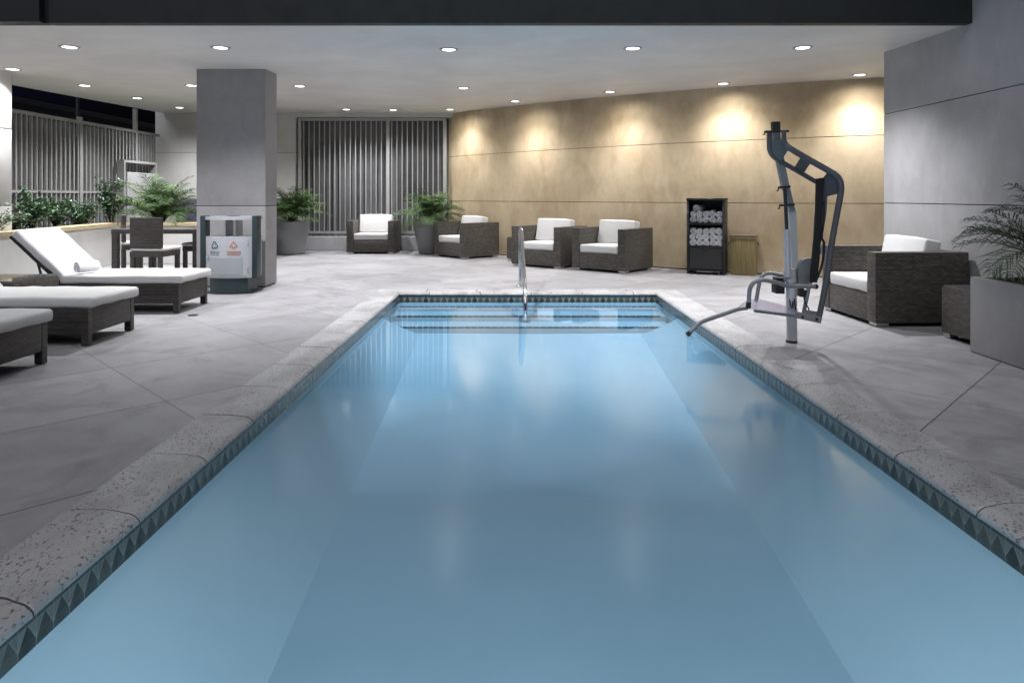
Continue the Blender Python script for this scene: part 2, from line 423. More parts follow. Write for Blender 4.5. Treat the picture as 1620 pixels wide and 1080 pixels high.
def thing(name, label, cat, loc=(0, 0, 0), rz=0, group=None):
    o = bpy.data.objects.new(name, None); COL.objects.link(o); o.empty_display_size = .2
    o.location = loc; o.rotation_euler = (0, 0, rz); o['label'] = label; o['category'] = cat
    if group: o['group'] = group
    return o
def tag(o, label, cat, group=None):
    o['label'] = label; o['category'] = cat
    if group: o['group'] = group
    return o
def struct(o): o['kind'] = 'structure'; return o
def copy_tree(src, loc, rz, label, parent=None):
    def rec(s, par):
        c = s.copy(); COL.objects.link(c)
        if par: c.parent = par
        for ch in [x for x in bpy.data.objects if x.parent == s]: rec(ch, c)
        return c
    c = rec(src, parent); c.location = loc; c.rotation_euler = (0, 0, rz); c['label'] = label
    return c

# ------------------------------------------------------------------ setting: deck, pool
XL, XR = -1.40, 1.785          # coping lips
YF, YN = 8.48, .45
CW = .31                       # coping width
WZ = -.102                     # water level
bm = BM()
OX0, OX1, OY0, OY1 = XL - CW, XR + CW, YN - CW, YF + CW
for (x0, x1, y0, y1) in ((-70, OX0, -60, 90), (OX1, 70, -60, 90), (OX0, OX1, OY1, 90), (OX0, OX1, -60, OY0)):
    vs = [bm.verts.new((x, y, -.006)) for x, y in ((x0, y0), (x1, y0), (x1, y1), (x0, y1))]; bm.faces.new(vs)
struct(finish('pool_deck', bm, 'deck'))

# coping: separate stones with softly curved joints and a rolled lip
bm = BM()
prof = [(0, -.09), (0, -.004), (.010, .0015)] + [(x, .002 - .005 * math.sin(math.pi * (x / .25))) for x in (.05, .1, .15, .2, .235)] + \
       [(.262, .0035), (.280, .001), (.295, -.006), (.305, -.015), (.3095, -.024), (.308, -.031), (.302, -.036), (.27, -.037), (.27, -.09)]
def stone(o0, inw, along, length, wave0=True, wave1=True, mit0=0, mit1=0, seed=0):
    """o0 outer-edge start, inw unit towards the water, along unit along the edge"""
    ends = [0, .0025, .006, .012, .03]; rows = []
    ds = ends + [-1, -2, -3, -4, -5] + [-10 - e for e in ends[::-1]]
    for i, dd in enumerate(ds):
        row = []
        for (u, z) in prof:
            def wav(on): return (.052 * (1 / (1 + math.exp(-(u - .215) * 38))) - .012 * math.sin(u / .31 * math.pi)) if on else 0
            s0 = wav(wave0) + mit0 * u + .0034; s1 = length + wav(wave1) - mit1 * u - .0034
            if dd >= 0: s = s0 + dd; e = dd
            elif dd <= -10: e = -10 - dd; s = s1 - e
            else: e = 1; s = s0 + .03 + (s1 - s0 - .06) * (-dd) / 6
            dz = -.0022 * (1 - e / .006) ** 2 if e < .006 else 0
            p = o0 + inw * u + along * s; p.z = z + dz + .003 * noise.noise(Vector((p.x * 2.3, p.y * 2.3, seed)))
            row.append(bm.verts.new(p))
        rows.append(row)
    for a, b2 in zip(rows, rows[1:]):
        for k in range(len(prof) - 1): bm.faces.new((a[k], a[k + 1], b2[k + 1], b2[k]))
    for row in (rows[0], rows[-1]):
        lo = [bm.verts.new(v.co) for v in row]; bm.faces.new(lo).material_index = 1
SL = .565
ys = [2.05 - SL * k for k in range(3)][::-1] + [2.62 + SL * k for k in range(10)]
ys = [y for y in ys if OY0 + .3 < y < OY1 - .35]
for (ox, inw, sd) in ((OX0, Vector((1, 0, 0)), 1), (OX1, Vector((-1, 0, 0)), 2)):
    off = 0 if sd == 1 else .055
    cuts = [OY0] + [y + off for y in ys] + [OY1]
    for a, b2 in zip(cuts, cuts[1:]):
        # joint curves toward the viewer at the lip
        pass
        stone(Vector((ox, b2, 0)), inw, Vector((0, -1, 0)), b2 - a, b2 != OY1, a != OY0, 1 if b2 == OY1 else 0, 1 if a == OY0 else 0, sd * 10 + a)
for (oy, inw) in ((OY1, Vector((0, -1, 0))), (OY0, Vector((0, 1, 0)))):
    n = 6; w = (OX1 - OX0) / n
    for k in range(n):
        stone(Vector((OX0 + k * w, oy, 0)), inw, Vector((1, 0, 0)), w, k > 0, k < n - 1, 1 if k == 0 else 0, 1 if k == n - 1 else 0, k + 50)
cop = struct(finish('pool_coping', bm, 'coping', smooth=40)); cop.data.materials.append(M['joint_grout'])
bm = BM()
for (x0, x1, y0, y1) in ((OX0 + .006, OX0 + .268, OY0 + .006, OY1 - .006), (OX1 - .268, OX1 - .006, OY0 + .006, OY1 - .006), (OX0 + .269, OX1 - .269, OY0 + .006, OY0 + .268), (OX0 + .269, OX1 - .269, OY1 - .268, OY1 - .006)): box(bm, x0, x1, y0, y1, -.085, -.011)
struct(finish('joint_backing', bm, 'groove', cop))

# waterline tile band
TX0, TX1, TYF, TYN = XL - .015, XR + .015, YF + .015, YN - .015
bm = BM(); lay = bm.loops.layers.uv.new('UVMap')
def band(p, q, z0, z1, v0):
    p, q = Vector(p), Vector(q); d = (q - p).length; n = max(1, int(d / .5))
    for i in range(n):
        a, b2 = p.lerp(q, i / n), p.lerp(q, (i + 1) / n)
        vs = [bm.verts.new((a.x, a.y, z0)), bm.verts.new((b2.x, b2.y, z0)), bm.verts.new((b2.x, b2.y, z1)), bm.verts.new((a.x, a.y, z1))]
        f = bm.faces.new(vs)
        for l, (uu, w) in zip(f.loops, ((d * i / n, v0), (d * (i + 1) / n, v0), (d * (i + 1) / n, v0 + z1 - z0), (d * i / n, v0 + z1 - z0))): l[lay].uv = (uu, w)
for p, q in (((TX0, TYN), (TX0, TYF)), ((TX0, TYF), (TX1, TYF)), ((TX1, TYF), (TX1, TYN)), ((TX1, TYN), (TX0, TYN))):
    band((*p, 0), (*q, 0), -.135, -.036, -.033); 
tile_bm = bm
# basin: walls, sloping floor, coved sides
bm = BM()
wx0, wx1, wyf, wyn = TX0 - .004, TX1 + .004, TYF + .004, TYN - .004
fx0, fx1 = -1.0, 1.40
def fz(y): return -.30 - (7.45 - y) * .105
secs = []
for y in (7.47, 7.40, 6, 4.5, 3, 1.8, wyn + .3):
    z = fz(y)
    fx0, fx1 = (-1.0, 1.40) if y < 7.45 else (-1.37, 1.75)
    lx, rx = fx0 - wx0, wx1 - fx1
    secs.append([Vector((wx0, y, -.13)), Vector((wx0 + lx * .35, y, -.13 + (z + .13) * .36)), Vector((wx0 + lx * .7, y, -.13 + (z + .13) * .72)), Vector((fx0, y, z)), Vector(((fx0 + fx1) / 2, y, z - .01)), Vector((fx1, y, z)), Vector((wx1 - rx * .7, y, -.13 + (z + .13) * .72)), Vector((wx1 - rx * .35, y, -.13 + (z + .13) * .36)), Vector((wx1, y, -.13))])
rows = [[bm.verts.new(p) for p in s] for s in secs]
for a, b2 in zip(rows, rows[1:]):
    for k in range(len(a) - 1): bm.faces.new((a[k], a[k + 1], b2[k + 1], b2[k]))
e = [bm.verts.new((p.co.x, wyn, p.co.z if i not in (0, 8) else -.13)) for i, p in enumerate(rows[-1])]
for k in range(8): bm.faces.new((rows[-1][k], rows[-1][k + 1], e[k + 1], e[k]))
t0 = [bm.verts.new((v.co.x, wyn, -.13)) for v in e]
for k in range(1, 7): bm.faces.new((e[k], e[k + 1], t0[k + 1], t0[k]))
for x in (wx0, wx1):            # side walls beside the steps and back wall
    bm.faces.new([bm.verts.new(c) for c in ((x, 7.47, -.13), (x, wyf, -.13), (x, wyf, -.5), (x, 7.47, -.5))])
bm.faces.new([bm.verts.new(c) for c in ((wx0, wyf, -.13), (wx1, wyf, -.13), (wx1, wyf, -.5), (wx0, wyf, -.5))])
basin = struct(finish('pool_basin', bm, 'pool_plaster', smooth=20))
struct(finish('tile_band', tile_bm, 'tile', basin, uv=False))
steps = [(8.17, -.125, .03), (7.83, -.180, .07), (7.47, -.238, .12)]
bm = BM(); yb = wyf
for (y, z, inset) in steps:
    box(bm, wx0 + .002 + inset * .4, wx1 - .002 - inset * .4, y, yb - .001, -.5, z, .008); yb = y
    yb = y + .0
struct(finish('pool_steps', bm, 'pool_plaster', basin, smooth=35))
bm = BM(); lay = bm.loops.layers.uv.new('UVMap')
for (y, z, inset) in steps:
    x0, x1 = wx0 + .05 + inset * .6, wx1 - .06 - inset * .6
    for q in (((x0, y - .003, z + .003), (x1, y - .003, z + .003), (x1, y + .042, z + .003), (x0, y + .042, z + .003)), ((x0, y - .003, z - .011), (x1, y - .003, z - .011), (x1, y - .003, z + .003), (x0, y - .003, z + .003))):
        f = bm.faces.new([bm.verts.new(c) for c in q])
        for l, c in zip(f.loops, q): l[lay].uv = (c[0], c[1])
struct(finish('step_nosing', bm, 'nosing', basin, uv=False))
bm = BM()
vs = [bm.verts.new(c) for c in ((TX0 + .001, TYN + .001, WZ), (TX1 - .001, TYN + .001, WZ), (TX1 - .001, TYF - .001, WZ), (TX0 + .001, TYF - .001, WZ))]
bm.faces.new(vs)
struct(finish('pool_water', bm, 'water'))

# ------------------------------------------------------------------ walls and ceiling
def gold_y(x): return 15.23 - 1.016 * (x + 1.41) + .0559 * (x + 1.41) * (x - 1.73)
def wall_band(bm, path, thick, z0, z1):
    """vertical slab following a plan path; thickness to the left of the path direction"""
    path = [Vector((p[0], p[1], 0)) for p in path]; F, Bk = [], []
    for i, p in enumerate(path):
        d = (path[min(i + 1, len(path) - 1)] - path[max(i - 1, 0)]).normalized(); n = Vector((-d.y, d.x, 0))
        F.append(p); Bk.append(p + n * thick)
    ring = []
    for p, q in zip(F, Bk):
        ring.append([bm.verts.new((p.x, p.y, z0)), bm.verts.new((p.x, p.y, z1)), bm.verts.new((q.x, q.y, z1)), bm.verts.new((q.x, q.y, z0))])
    for a, b2 in zip(ring, ring[1:]):
        for k in range(4): bm.faces.new((a[k], a[(k + 1) % 4], b2[(k + 1) % 4], b2[k]))
    bm.faces.new(ring[0]); bm.faces.new(ring[-1][::-1])
def shift(path, d):
    o = []
    for i, p in enumerate(path):
        a = Vector(path[max(i - 1, 0)]); b2 = Vector(path[min(i + 1, len(path) - 1)]); t = (b2 - a).normalized(); n = Vector((-t.y, t.x))
        o.append((p[0] + n.x * d, p[1] + n.y * d))
    return o
def panelled(name, path, thick, cuts, m, label, gap=.009):
    t = thing(name, label, 'wall')
    bm = BM()
    for i in range(len(cuts) - 1):
        z0 = cuts[i] + (gap / 2 if i else .012); z1 = cuts[i + 1] - (gap / 2 if i < len(cuts) - 2 else 0)
        wall_band(bm, path, thick, z0, z1)
    finish('wall_panel', bm, m, t, smooth=30)
    bm = BM(); p2 = shift(path, .015 if thick > 0 else -.015)
    if len(p2) == 2:
        d = (Vector(p2[1]) - Vector(p2[0])).normalized() * .004
        p2 = [(p2[0][0] + d.x, p2[0][1] + d.y), (p2[1][0] - d.x, p2[1][1] - d.y)]
    wall_band(bm, p2, thick - (.03 if thick > 0 else -.03), -.05, cuts[-1] - .02)
    finish('joint_backing', bm, 'groove', t)
    return t
gp = [(x, gold_y(x)) for x in [-1.41 + i * (8.2 / 40) for i in range(41)]]
panelled('gold_wall', gp, .28, [0, 1.09, 2.07, 3.35], 'gold_plaster', 'gently curved gold plaster wall behind the armchairs, lit by scalloped pools of light')
gw = panelled('grey_wall', [(4.25, 1.2), (4.25, 7.8)], -2.2, [0, 1.12, 2.13, 3.3, 5.2], 'grey_plaster', 'tall grey plaster wall beside the rightmost armchair and planter')
panelled('pale_wall', [(-7.9, 15.12), (-4.78, 15.12)], .35, [0, 1.14, 2.16, 3.5], 'pale_plaster', 'pale plaster wall behind the square column, slate cladding along its foot')
bm = BM(); box(bm, -7.4, -4.80, 15.06, 15.118, 0, 1.13)
sl = finish('slate_cladding', bm, 'slate', [o for o in COL.objects if o.name == 'pale_wall'][0])

# ceiling slab, sloping very slightly
bm = BM()
def cz(y): return ceil_z(y)
out = [(-7.72, 6.41), (8, 6.41), (8, 15.6), (-7.72, 15.6)]
A = [bm.verts.new((x, y, cz(y))) for x, y in out]; B = [bm.verts.new((x, y, cz(y) + .3)) for x, y in out]
bm.faces.new(A); bm.faces.new(B)
for i in range(4): k = (i + 1) % 4; bm.faces.new((A[i], A[k], B[k], B[i]))
struct(finish('ceiling', bm, 'ceiling'))
fas = thing('fascia', 'dark green-black fascia band across the top of the covered patio', 'fascia', (0, 6.3, 2.8))
bm = BM(); box(bm, -4.28, 4.25, 0, .105, -.006, 3.2, .004); finish('fascia_panel', bm, 'fascia', fas)
bm = BM(); box(bm, -14, -4.33, -.05, .10, -.006, 3.2, .004); box(bm, -4.33, -4.28, .02, .10, -.004, 3.2); finish('fascia_panel', bm, 'fascia', fas)

def column(name, label, x0, x1, y0, y1, z0, cuts, m):
    t = thing(name, label, 'column', ((x0 + x1) / 2, (y0 + y1) / 2, z0))
    hx, hy = (x1 - x0) / 2, (y1 - y0) / 2
    bm = BM(); zz = [0] + cuts + [3.2 - z0]
    for i in range(len(zz) - 1): box(bm, -hx, hx, -hy, hy, zz[i] + (.004 if i else .012), zz[i + 1] - .004, .006)
    finish('column_shaft', bm, m, t, smooth=40)
    bm = BM(); box(bm, -hx + .012, hx - .012, -hy + .012, hy - .012, 0, 3.1 - z0); finish('joint_backing', bm, 'groove', t)
    return t
column('square_column', 'square grey plaster column standing behind the two-compartment recycling bin', -4.16, -3.25, 9.0, 9.43, 0, [1.07], 'column_plaster')
column('edge_column', 'pale plaster column cut by the left picture edge, beside the slatted fence', -7.5, -6.79, 8.75, 9.27, 0, [1.07, 2.1], 'pale_plaster')

# planter along the fence, L-shaped, with a sandstone cap
pl = thing('planter_wall', 'low plaster planter wall with sandstone cap holding shrubs below the slatted fence', 'planter', (-7, 12, 0))
o = Vector((-7, 12, 0))
path = [(-6.42, 7.4), (-7.03, 12.1), (-4.95, 12.1)]
bm = BM()
wall_band(bm, [(-6.42 + 7, 7.4 - 12), (-7.0 + 7, 12.1 - 12)], .22, 0, .665)
box(bm, .0, 2.05, .1, .32, 0, .664)
finish('planter_face', bm, 'pale_plaster', pl)
bm = BM()
for i in range(4):
    a = Vector((-6.40, 7.4)).lerp(Vector((-6.99, 12.06)), i / 4); b2 = Vector((-6.40, 7.4)).lerp(Vector((-6.99, 12.06)), (i + 1) / 4 - .002)
    wall_band(bm, [(a.x + 7 + .02, a.y - 12), (b2.x + 7 + .02, b2.y - 12)], .29, .668, .725)
for i in range(2): box(bm, .035 + i * 1.02, .035 + (i + 1) * 1.02 - .004, .075, .36, .668, .725, .006)
finish('cap', bm, 'cap', pl)
bm = BM(); vs = [bm.verts.new(c) for c in ((-.05, .3, .62), (2.05, .3, .62), (2.05, 3.0, .62), (-.85, 3.0, .62), (-.85, -4.6, .62), (.3, -4.6, .62))]
bm.faces.new(vs); finish('soil', bm, 'soil', pl)

# left slatted fence
fe = thing('slatted_fence', 'grey metal picket fence with tall posts and solid backing behind the planter', 'fence', (-7.8, 12.5, 0))
bm = BM(); FY0, FY1 = -3.2, 2.55
y = FY0
while y < FY1 - .2:
    box(bm, -.02, .02, y - .016, y + .016, .5, 2.5); y += .118
finish('picket', bm, 'fence_metal', fe)
bm = BM(); box(bm, -.035, .035, FY0, FY1, 2.5, 2.555); box(bm, -.03, .03, FY0, FY1, 1.25, 1.29); box(bm, -.03, .03, FY0, FY1, .5, .54); finish('rail', bm, 'fence_metal', fe)
for (yy, zt) in ((-3.0, 2.6), (-.2, 2.62), (1.62, 3.0)):
    bm = BM(); box(bm, -.03, .045, yy - .035, yy + .035, 0, zt, .005); finish('post', bm, 'fence_metal', fe)
bm = BM(); box(bm, -.10, -.085, FY0, FY1, .3, 2.49); finish('backing_panel', bm, 'fence_back', fe)
# framed utility cabinet in front of it
cbx = 0
cb = thing('utility_cabinet', 'pale boxed utility cabinet in a metal frame against the slatted fence', 'cabinet', (-7.68, 14.0, 0))
bm = BM(); box(bm, -.06, .03, -.42, .5, .6, 1.68, .01); finish('cabinet_body', bm, 'cabinet', cb)
bm = BM(); box(bm, -.06, .08, -.62, -.57, .6, 1.86); box(bm, -.06, .08, .57, .62, .6, 1.86); box(bm, -.06, .08, -.62, .62, 1.86, 1.91); finish('cabinet_frame', bm, 'fence_metal', cb)
bm = BM(); box(bm, .031, .036, -.34, -.02, .75, 1.58, .002); finish('door', bm, 'cabinet', cb)

# back fence: bars in front of dark glazing on a low kerb
bf = thing('barred_window', 'tall vertical metal bars over dark glazing between the pale wall and gold wall', 'window', (-3.06, 15.1, 0))
bm = BM(); n = 28
for i in range(n):
    x = -1.60 + 3.2 * (i + .5) / n; box(bm, x - .0095, x + .0095, -.01, .01, .42, 2.86)
finish('bar', bm, 'bar_metal', bf)
bm = BM(); box(bm, -1.66, 1.6, -.025, .025, 2.86, 2.91); box(bm, -1.66, 1.6, -.025, .025, .37, .42); finish('rail', bm, 'bar_metal', bf)
for x in (-1.63, .32, 1.58):
    bm = BM(); box(bm, x - .034, x + .034, -.035, .03, .3, 2.86, .004); finish('post', bm, 'bar_metal', bf)
bm = BM(); box(bm, -1.7, 1.75, .22, .235, .3, 2.92); finish('glass', bm, 'glass', bf)
bm = BM(); box(bm, -1.72, 1.75, -.06, .25, 0, .30, .008); finish('kerb', bm, 'grey_plaster', bf)
bm = BM(); box(bm, -1.72, 1.75, .02, .25, 2.93, 3.2, .004); finish('header', bm, 'pale_plaster', bf)
bm = BM()
for k in range(13): box(bm, .55, 1.15, .205, .216, 1.1 + k * .07, 1.14 + k * .07)
finish('louvre', bm, 'glass', bf)

# neighbouring dark building and pole over the fence
nb = thing('neighbouring_building', 'dark night-time building beyond the slatted fence', 'building', (-24, 27, 0))
bm = BM(); box(bm, -7, 6.2, -5, 9, 0, 4.55); finish('wall', bm, 'night_wall', nb)
bm = BM(); box(bm, -7.1, 6.3, -5.1, 9.1, 4.55, 4.75); box(bm, 1, 2, -2, 1, 4.75, 5.1); finish('roof', bm, 'night_wall', nb)
for yy in (-3, .5, 4):
    w = BM(); box(w, 6.2, 6.26, yy, yy + 1.4, 1.2, 2.6); finish('window', w, 'glass', nb)
po = BM(); tube(po, [(0, 0, 0), (0, 0, 6.4)], [.06, .035], 8); tube(po, [(-.4, 0, 6.1), (.4, 0, 6.1)], .03, 6)
po = tag(finish('utility_pole', po, 'night_wall'), 'thin dark pole rising above the slatted fence against the night sky', 'pole'); po.location = (-12.6, 19.8, 0)
# a lit blue-white shop window far beyond
# ------------------------------------------------------------------ ceiling lights
lights = [  # px, py, label, kind
 (110, 74, 'bright recessed ceiling light, leftmost of the front row below the fascia', 0),
 (349, 75, 'recessed ceiling light of the front row, above and in front of the square column', 0),
 (710, 78, 'recessed ceiling light of the front row, above the middle of the pool', 0),
 (1001, 76, 'recessed ceiling light of the front row, above the right half of the pool', 0),
 (1270, 75, 'recessed ceiling light of the front row, above the pool lift', 0),
 (20, 109, 'recessed ceiling light directly beside the top of the edge column', 0),
 (134, 135, 'recessed ceiling light over the shrubs near the slatted fence', 0),
 (217, 155, 'recessed ceiling light over the planter palm, by the tall fence post', 0),
 (284, 170, 'recessed ceiling light just in front of the pale wall, left of the square column', 0),
 (303, 135, 'recessed ceiling light touching the left edge of the square column in view', 0),
 (474, 136, 'recessed ceiling light right of the square column, in the middle row', 0),
 (733, 139, 'recessed ceiling light of the middle row, above the pool handrail', 0),
 (548, 173, 'recessed ceiling light above the front-facing armchair before the barred window', 0),
 (712, 173, 'recessed wall washer at the left end of the gold wall', 1),
 (815, 160, 'recessed wall washer second from the left end of the gold wall', 1),
 (965, 145, 'recessed wall washer in the middle of the row along the gold wall', 1),
 (1144, 132, 'recessed wall washer above the towel shelf', 1),
 (1360, 118, 'recessed wall washer at the right end of the gold wall, near the grey wall', 1),
 (-170, 75, 'added ceiling light out of view, continuing the front row beyond the edge column', 0),  # added out of view, extends the row to brighten the near left deck
 (622, 185, 'small far ceiling light right above the bars of the barred window', 0),
]
def make_light():
    t = thing('ceiling_light', '', 'ceiling light', group='recessed lights in the ceiling')
    bm = BM(); n = 28
    prof = [(.075, -.001), (.075, -.010), (.098, -.010), (.104, -.004), (.104, .02)]
    rings = [[bm.verts.new((r * math.cos(2 * math.pi * k / n), r * math.sin(2 * math.pi * k / n), z)) for k in range(n)] for r, z in prof]
    for a, b2 in zip(rings, rings[1:]):
        for k in range(n): bm.faces.new((a[k], a[(k + 1) % n], b2[(k + 1) % n], b2[k]))
    finish('trim', bm, 'cabinet', t, smooth=40)
    bm = BM(); lathe(bm, [(.0745, .01), (.0745, -.006), (.05, -.012), (.01, -.014)], 24); finish('lens', bm, 'lens', t, smooth=60)
    return t
base = make_light()
SPOT = 108; WASH = 28
for i, (px, py, lab, kind) in enumerate(lights):
    d = 310 - py
    Y = 1549 / (d - 28.3)
    if py == 185: Y = 14.35
    X = (px - 810) / 1080 * Y
    loc = (X, Y, ceil_z(Y) - .0005)
    if i == 0: base.location = loc; base['label'] = lab; t = base
    else: t = copy_tree(base, loc, 0, lab)
    ld = bpy.data.lights.new('downlight_beam', 'SPOT'); ld.energy = WASH if kind else SPOT * (.4 if px == 20 else .15 if px == 622 else 1)
    ld.color = (1, .93, .82) if kind else (.97, .97, 1)
    ld.spot_size = R(150 if kind else (152 if px == 284 else 125)); ld.spot_blend = 1; ld.shadow_soft_size = .045
    lo = bpy.data.objects.new('downlight_beam', ld); COL.objects.link(lo); lo.parent = t; lo.location = (0, 0, -.035)
    if kind:       # washers are aimed at the wall
        sl_ = -1.016 + .0559 * (2 * X - .32); nv = Vector((-sl_, 1, 0)).normalized()
        lo.rotation_euler = Vector((nv.x * .27, nv.y * .27, -1)).to_track_quat('-Z', 'Y').to_euler()

# ------------------------------------------------------------------ armchairs
def make_armchair(mk='wicker'):
    t = thing('wicker_armchair', '', 'armchair', group='wicker club armchairs around the pool')
    W, D, H = 1.0, .88, .68; a = .14      # origin at front-left corner on the floor, front faces -Y
    for s in (0, 1):
        bm = BM(); x = 0 if s == 0 else W - a; box(bm, x, x + a, 0, D, .03, H, .008); finish('arm', bm, mk, t, smooth=40)
    bm = BM(); box(bm, a + .001, W - a - .001, D - a, D - .002, .03, H - .004, .008); finish('backrest', bm, mk, t, smooth=40)
    bm = BM(); box(bm, a + .001, W - a - .001, .006, D - a - .001, .03, .285, .006); finish('seat_base', bm, mk, t, smooth=40)
    for (x, y) in ((.02, .02), (W - .14, .02), (.02, D - .14), (W - .14, D - .14)):
        bm = BM(); box(bm, x, x + .12, y, y + .12, 0, .029, .003); finish('foot', bm, 'foot_metal', t)
    bm = BM(); cushion(bm, W - 2 * a - .012, D - a - .01, .125, .026, .006, T(W / 2, (D - a) / 2 + .0, .285 + .064), .004, 3); finish('seat_cushion', bm, 'white_fabric', t, smooth=180)
    bm = BM(); cushion(bm, W - 2 * a - .02, .15, .39, .026, .014, T(W / 2, D - a - .125, .595, 0, R(-13)), .005, 5); finish('back_cushion', bm, 'white_fabric', t, smooth=180)
    return t
A0 = make_armchair()
A0.location = (-3.44, 14.18, 0); A0['label'] = 'wicker armchair facing straight forward in front of the barred window'
def chair_at(Mx, My, rz, lab):   # M = front-right corner
    c, s = math.cos(rz), math.sin(rz)
    return copy_tree(A0, (Mx - c, My - s, 0), rz, lab)
chair_at(-.916, 12.98, R(-49), 'wicker armchair turned sideways beside the right potted palm, left end of the gold wall')
chair_at(.80, 11.24, R(-36), 'wicker armchair between the small wicker table and another armchair, behind the handrail')
chair_at(1.752, 10.55, R(-40), 'wicker armchair standing left of the towel shelf, nearest to it')
chair_at(3.338, 6.27, R(-88), 'wicker armchair against the grey wall, behind the pool lift')

def wicker_table(name, lab, loc, rz, sx, sy, h, glass=True):
    t = thing(name, lab, 'side table', loc, rz, 'wicker side tables')
    bm = BM(); box(bm, 0, sx, 0, sy, .04, h - .012, .006); finish('table_body', bm, 'wicker', t, smooth=40)
    if glass:
        bm = BM(); box(bm, .012, sx - .012, .012, sy - .012, h - .0115, h, .002); finish('glass_top', bm, 'glass', t)
    for (x, y) in ((.01, .01), (sx - .09, .01), (.01, sy - .09), (sx - .09, sy - .09)):
        bm = BM(); box(bm, x, x + .08, y, y + .08, 0, .039, .003); finish('foot', bm, 'foot_metal', t)
    return t
wicker_table('side_table', 'wicker side table with glass top beside the concrete planter', (3.69, 5.31, 0), R(1), .52, .54, .44)
wicker_table('side_table', 'low wicker side table tucked left of the armchair behind the handrail', (-.10, 12.70, 0), R(-36), .5, .5, .44)
wicker_table('side_table', 'wicker side table with glass top between two loungers', (-5.16, 6.22, 0), 0, .62, .62, .42)

# ------------------------------------------------------------------ loungers
def make_lounger(seed=0):
    t = thing('sun_lounger', '', 'sun lounger', group='wicker sun loungers on the left deck')
    # origin under foot end, near (viewer side) corner; lounger runs to -X, width along +Y
    Lg, W = 1.95, .66
    bm = BM(); box(bm, -Lg, 0, 0, .05, .09, .30, .006); box(bm, -Lg, 0, W - .05, W, .09, .30, .006)
    box(bm, -.05, .001, .051, W - .051, .09, .298, .006); box(bm, -Lg, -Lg + .05, .051, W - .051, .09, .298, .006); box(bm, -1.28, -.051, .051, W - .051, .24, .285)
    finish('frame', bm, 'wicker_dark', t, smooth=40)
    for (x, y) in ((-.055, -.004), (-.055, W - .052), (-Lg, -.004), (-Lg, W - .052)):
        bm = BM(); box(bm, x, x + .058, y, y + .056, 0, .295, .004); finish('leg', bm, 'wicker_dark', t)
    bm = BM(); cushion(bm, 1.27, W + .03, .088, .027, .004, T(-.59, W / 2, .30 + .045), .005, seed + 2, 12); finish('seat_mattress', bm, 'white_fabric', t, smooth=180)
    hg = Matrix.Translation((-1.215, W / 2, .31)) @ Matrix.Rotation(R(43), 4, 'Y')
    bm = BM(); cushion(bm, .70, W + .02, .085, .027, .004, hg @ Matrix.Translation((-.36, 0, .05)), .005, seed + 4, 10); finish('back_mattress', bm, 'white_fabric', t, smooth=180)
    bm = BM(); box(bm, -.71, 0, -W / 2 + .01, W / 2 - .01, -.03, -.002, .005, hg); finish('back_board', bm, 'dark_metal', t)
    for yy in (.05, W - .05):
        bm = BM(); tube(bm, [(-1.50, yy, .58), (-1.42, yy, .28)], .012, 8); finish('prop_strut', bm, 'dark_metal', t)
    return t
L1 = make_lounger(); L1.location = (-3.43, 7.02, 0); L1['label'] = 'white-cushioned wicker sun lounger with a rolled towel on it, nearest the column'
copy_tree(L1, (-3.40, 5.475, 0), R(0), 'white-cushioned wicker sun lounger in the middle, only its foot half in view')
copy_tree(L1, (-3.36, 4.27, 0), R(0), 'white-cushioned wicker sun lounger closest to the viewer, foot corner only in view')

def towel_roll(bm, r, ln, seed=0, squash=1):
    """rolled towel: a thick spiral sheet along X"""
    turns = 2.6; n = 56; th = r / (turns + .6); pts = []
    for i in range(n + 1):
        a = i / n * turns * 2 * math.pi; rad = th * .45 + (r - th * .5) * i / n
        pts.append((rad * math.cos(a), rad * math.sin(a) * squash))
    rings = []
    nx = 5
    for ix in range(nx + 1):
        x = -ln / 2 + ln * ix / nx; row = []
        for (i, (py, pz)) in enumerate(pts):
            d = math.hypot(py, pz) or 1; w = th * .46
            if ix in (0, nx): w *= .7
            jx = x + .010 * noise.noise(Vector((i * .15, seed, ix)))
            row.append((jx, py * (1 + w / d) , pz * (1 + w / d), py * max(.0, 1 - w / d), pz * max(0., 1 - w / d)))
        rings.append(row)
    O = [[bm.verts.new((q[0], q[1], q[2])) for q in row] for row in rings]; I = [[bm.verts.new((q[0], q[3], q[4])) for q in row] for row in rings]
    for a, b2 in zip(range(nx), range(1, nx + 1)):
        for k in range(n):
            bm.faces.new((O[a][k], O[b2][k], O[b2][k + 1], O[a][k + 1])); bm.faces.new((I[a][k], I[a][k + 1], I[b2][k + 1], I[b2][k]))
        bm.faces.new((O[a][n], O[b2][n], I[b2][n], I[a][n])); bm.faces.new((O[a][0], I[a][0], I[b2][0], O[b2][0]))
    for e in (0, nx):
        for k in range(n): bm.faces.new((O[e][k], O[e][k + 1], I[e][k + 1], I[e][k]))
bm = BM(); towel_roll(bm, .062, .21, 1)
t = tag(finish('rolled_towel', bm, 'towel', smooth=60), 'white rolled towel lying on the lounger seat against its raised back', 'towel')
t.location = (-4.45, 7.14, .458); t.rotation_euler = (0, 0, R(62))

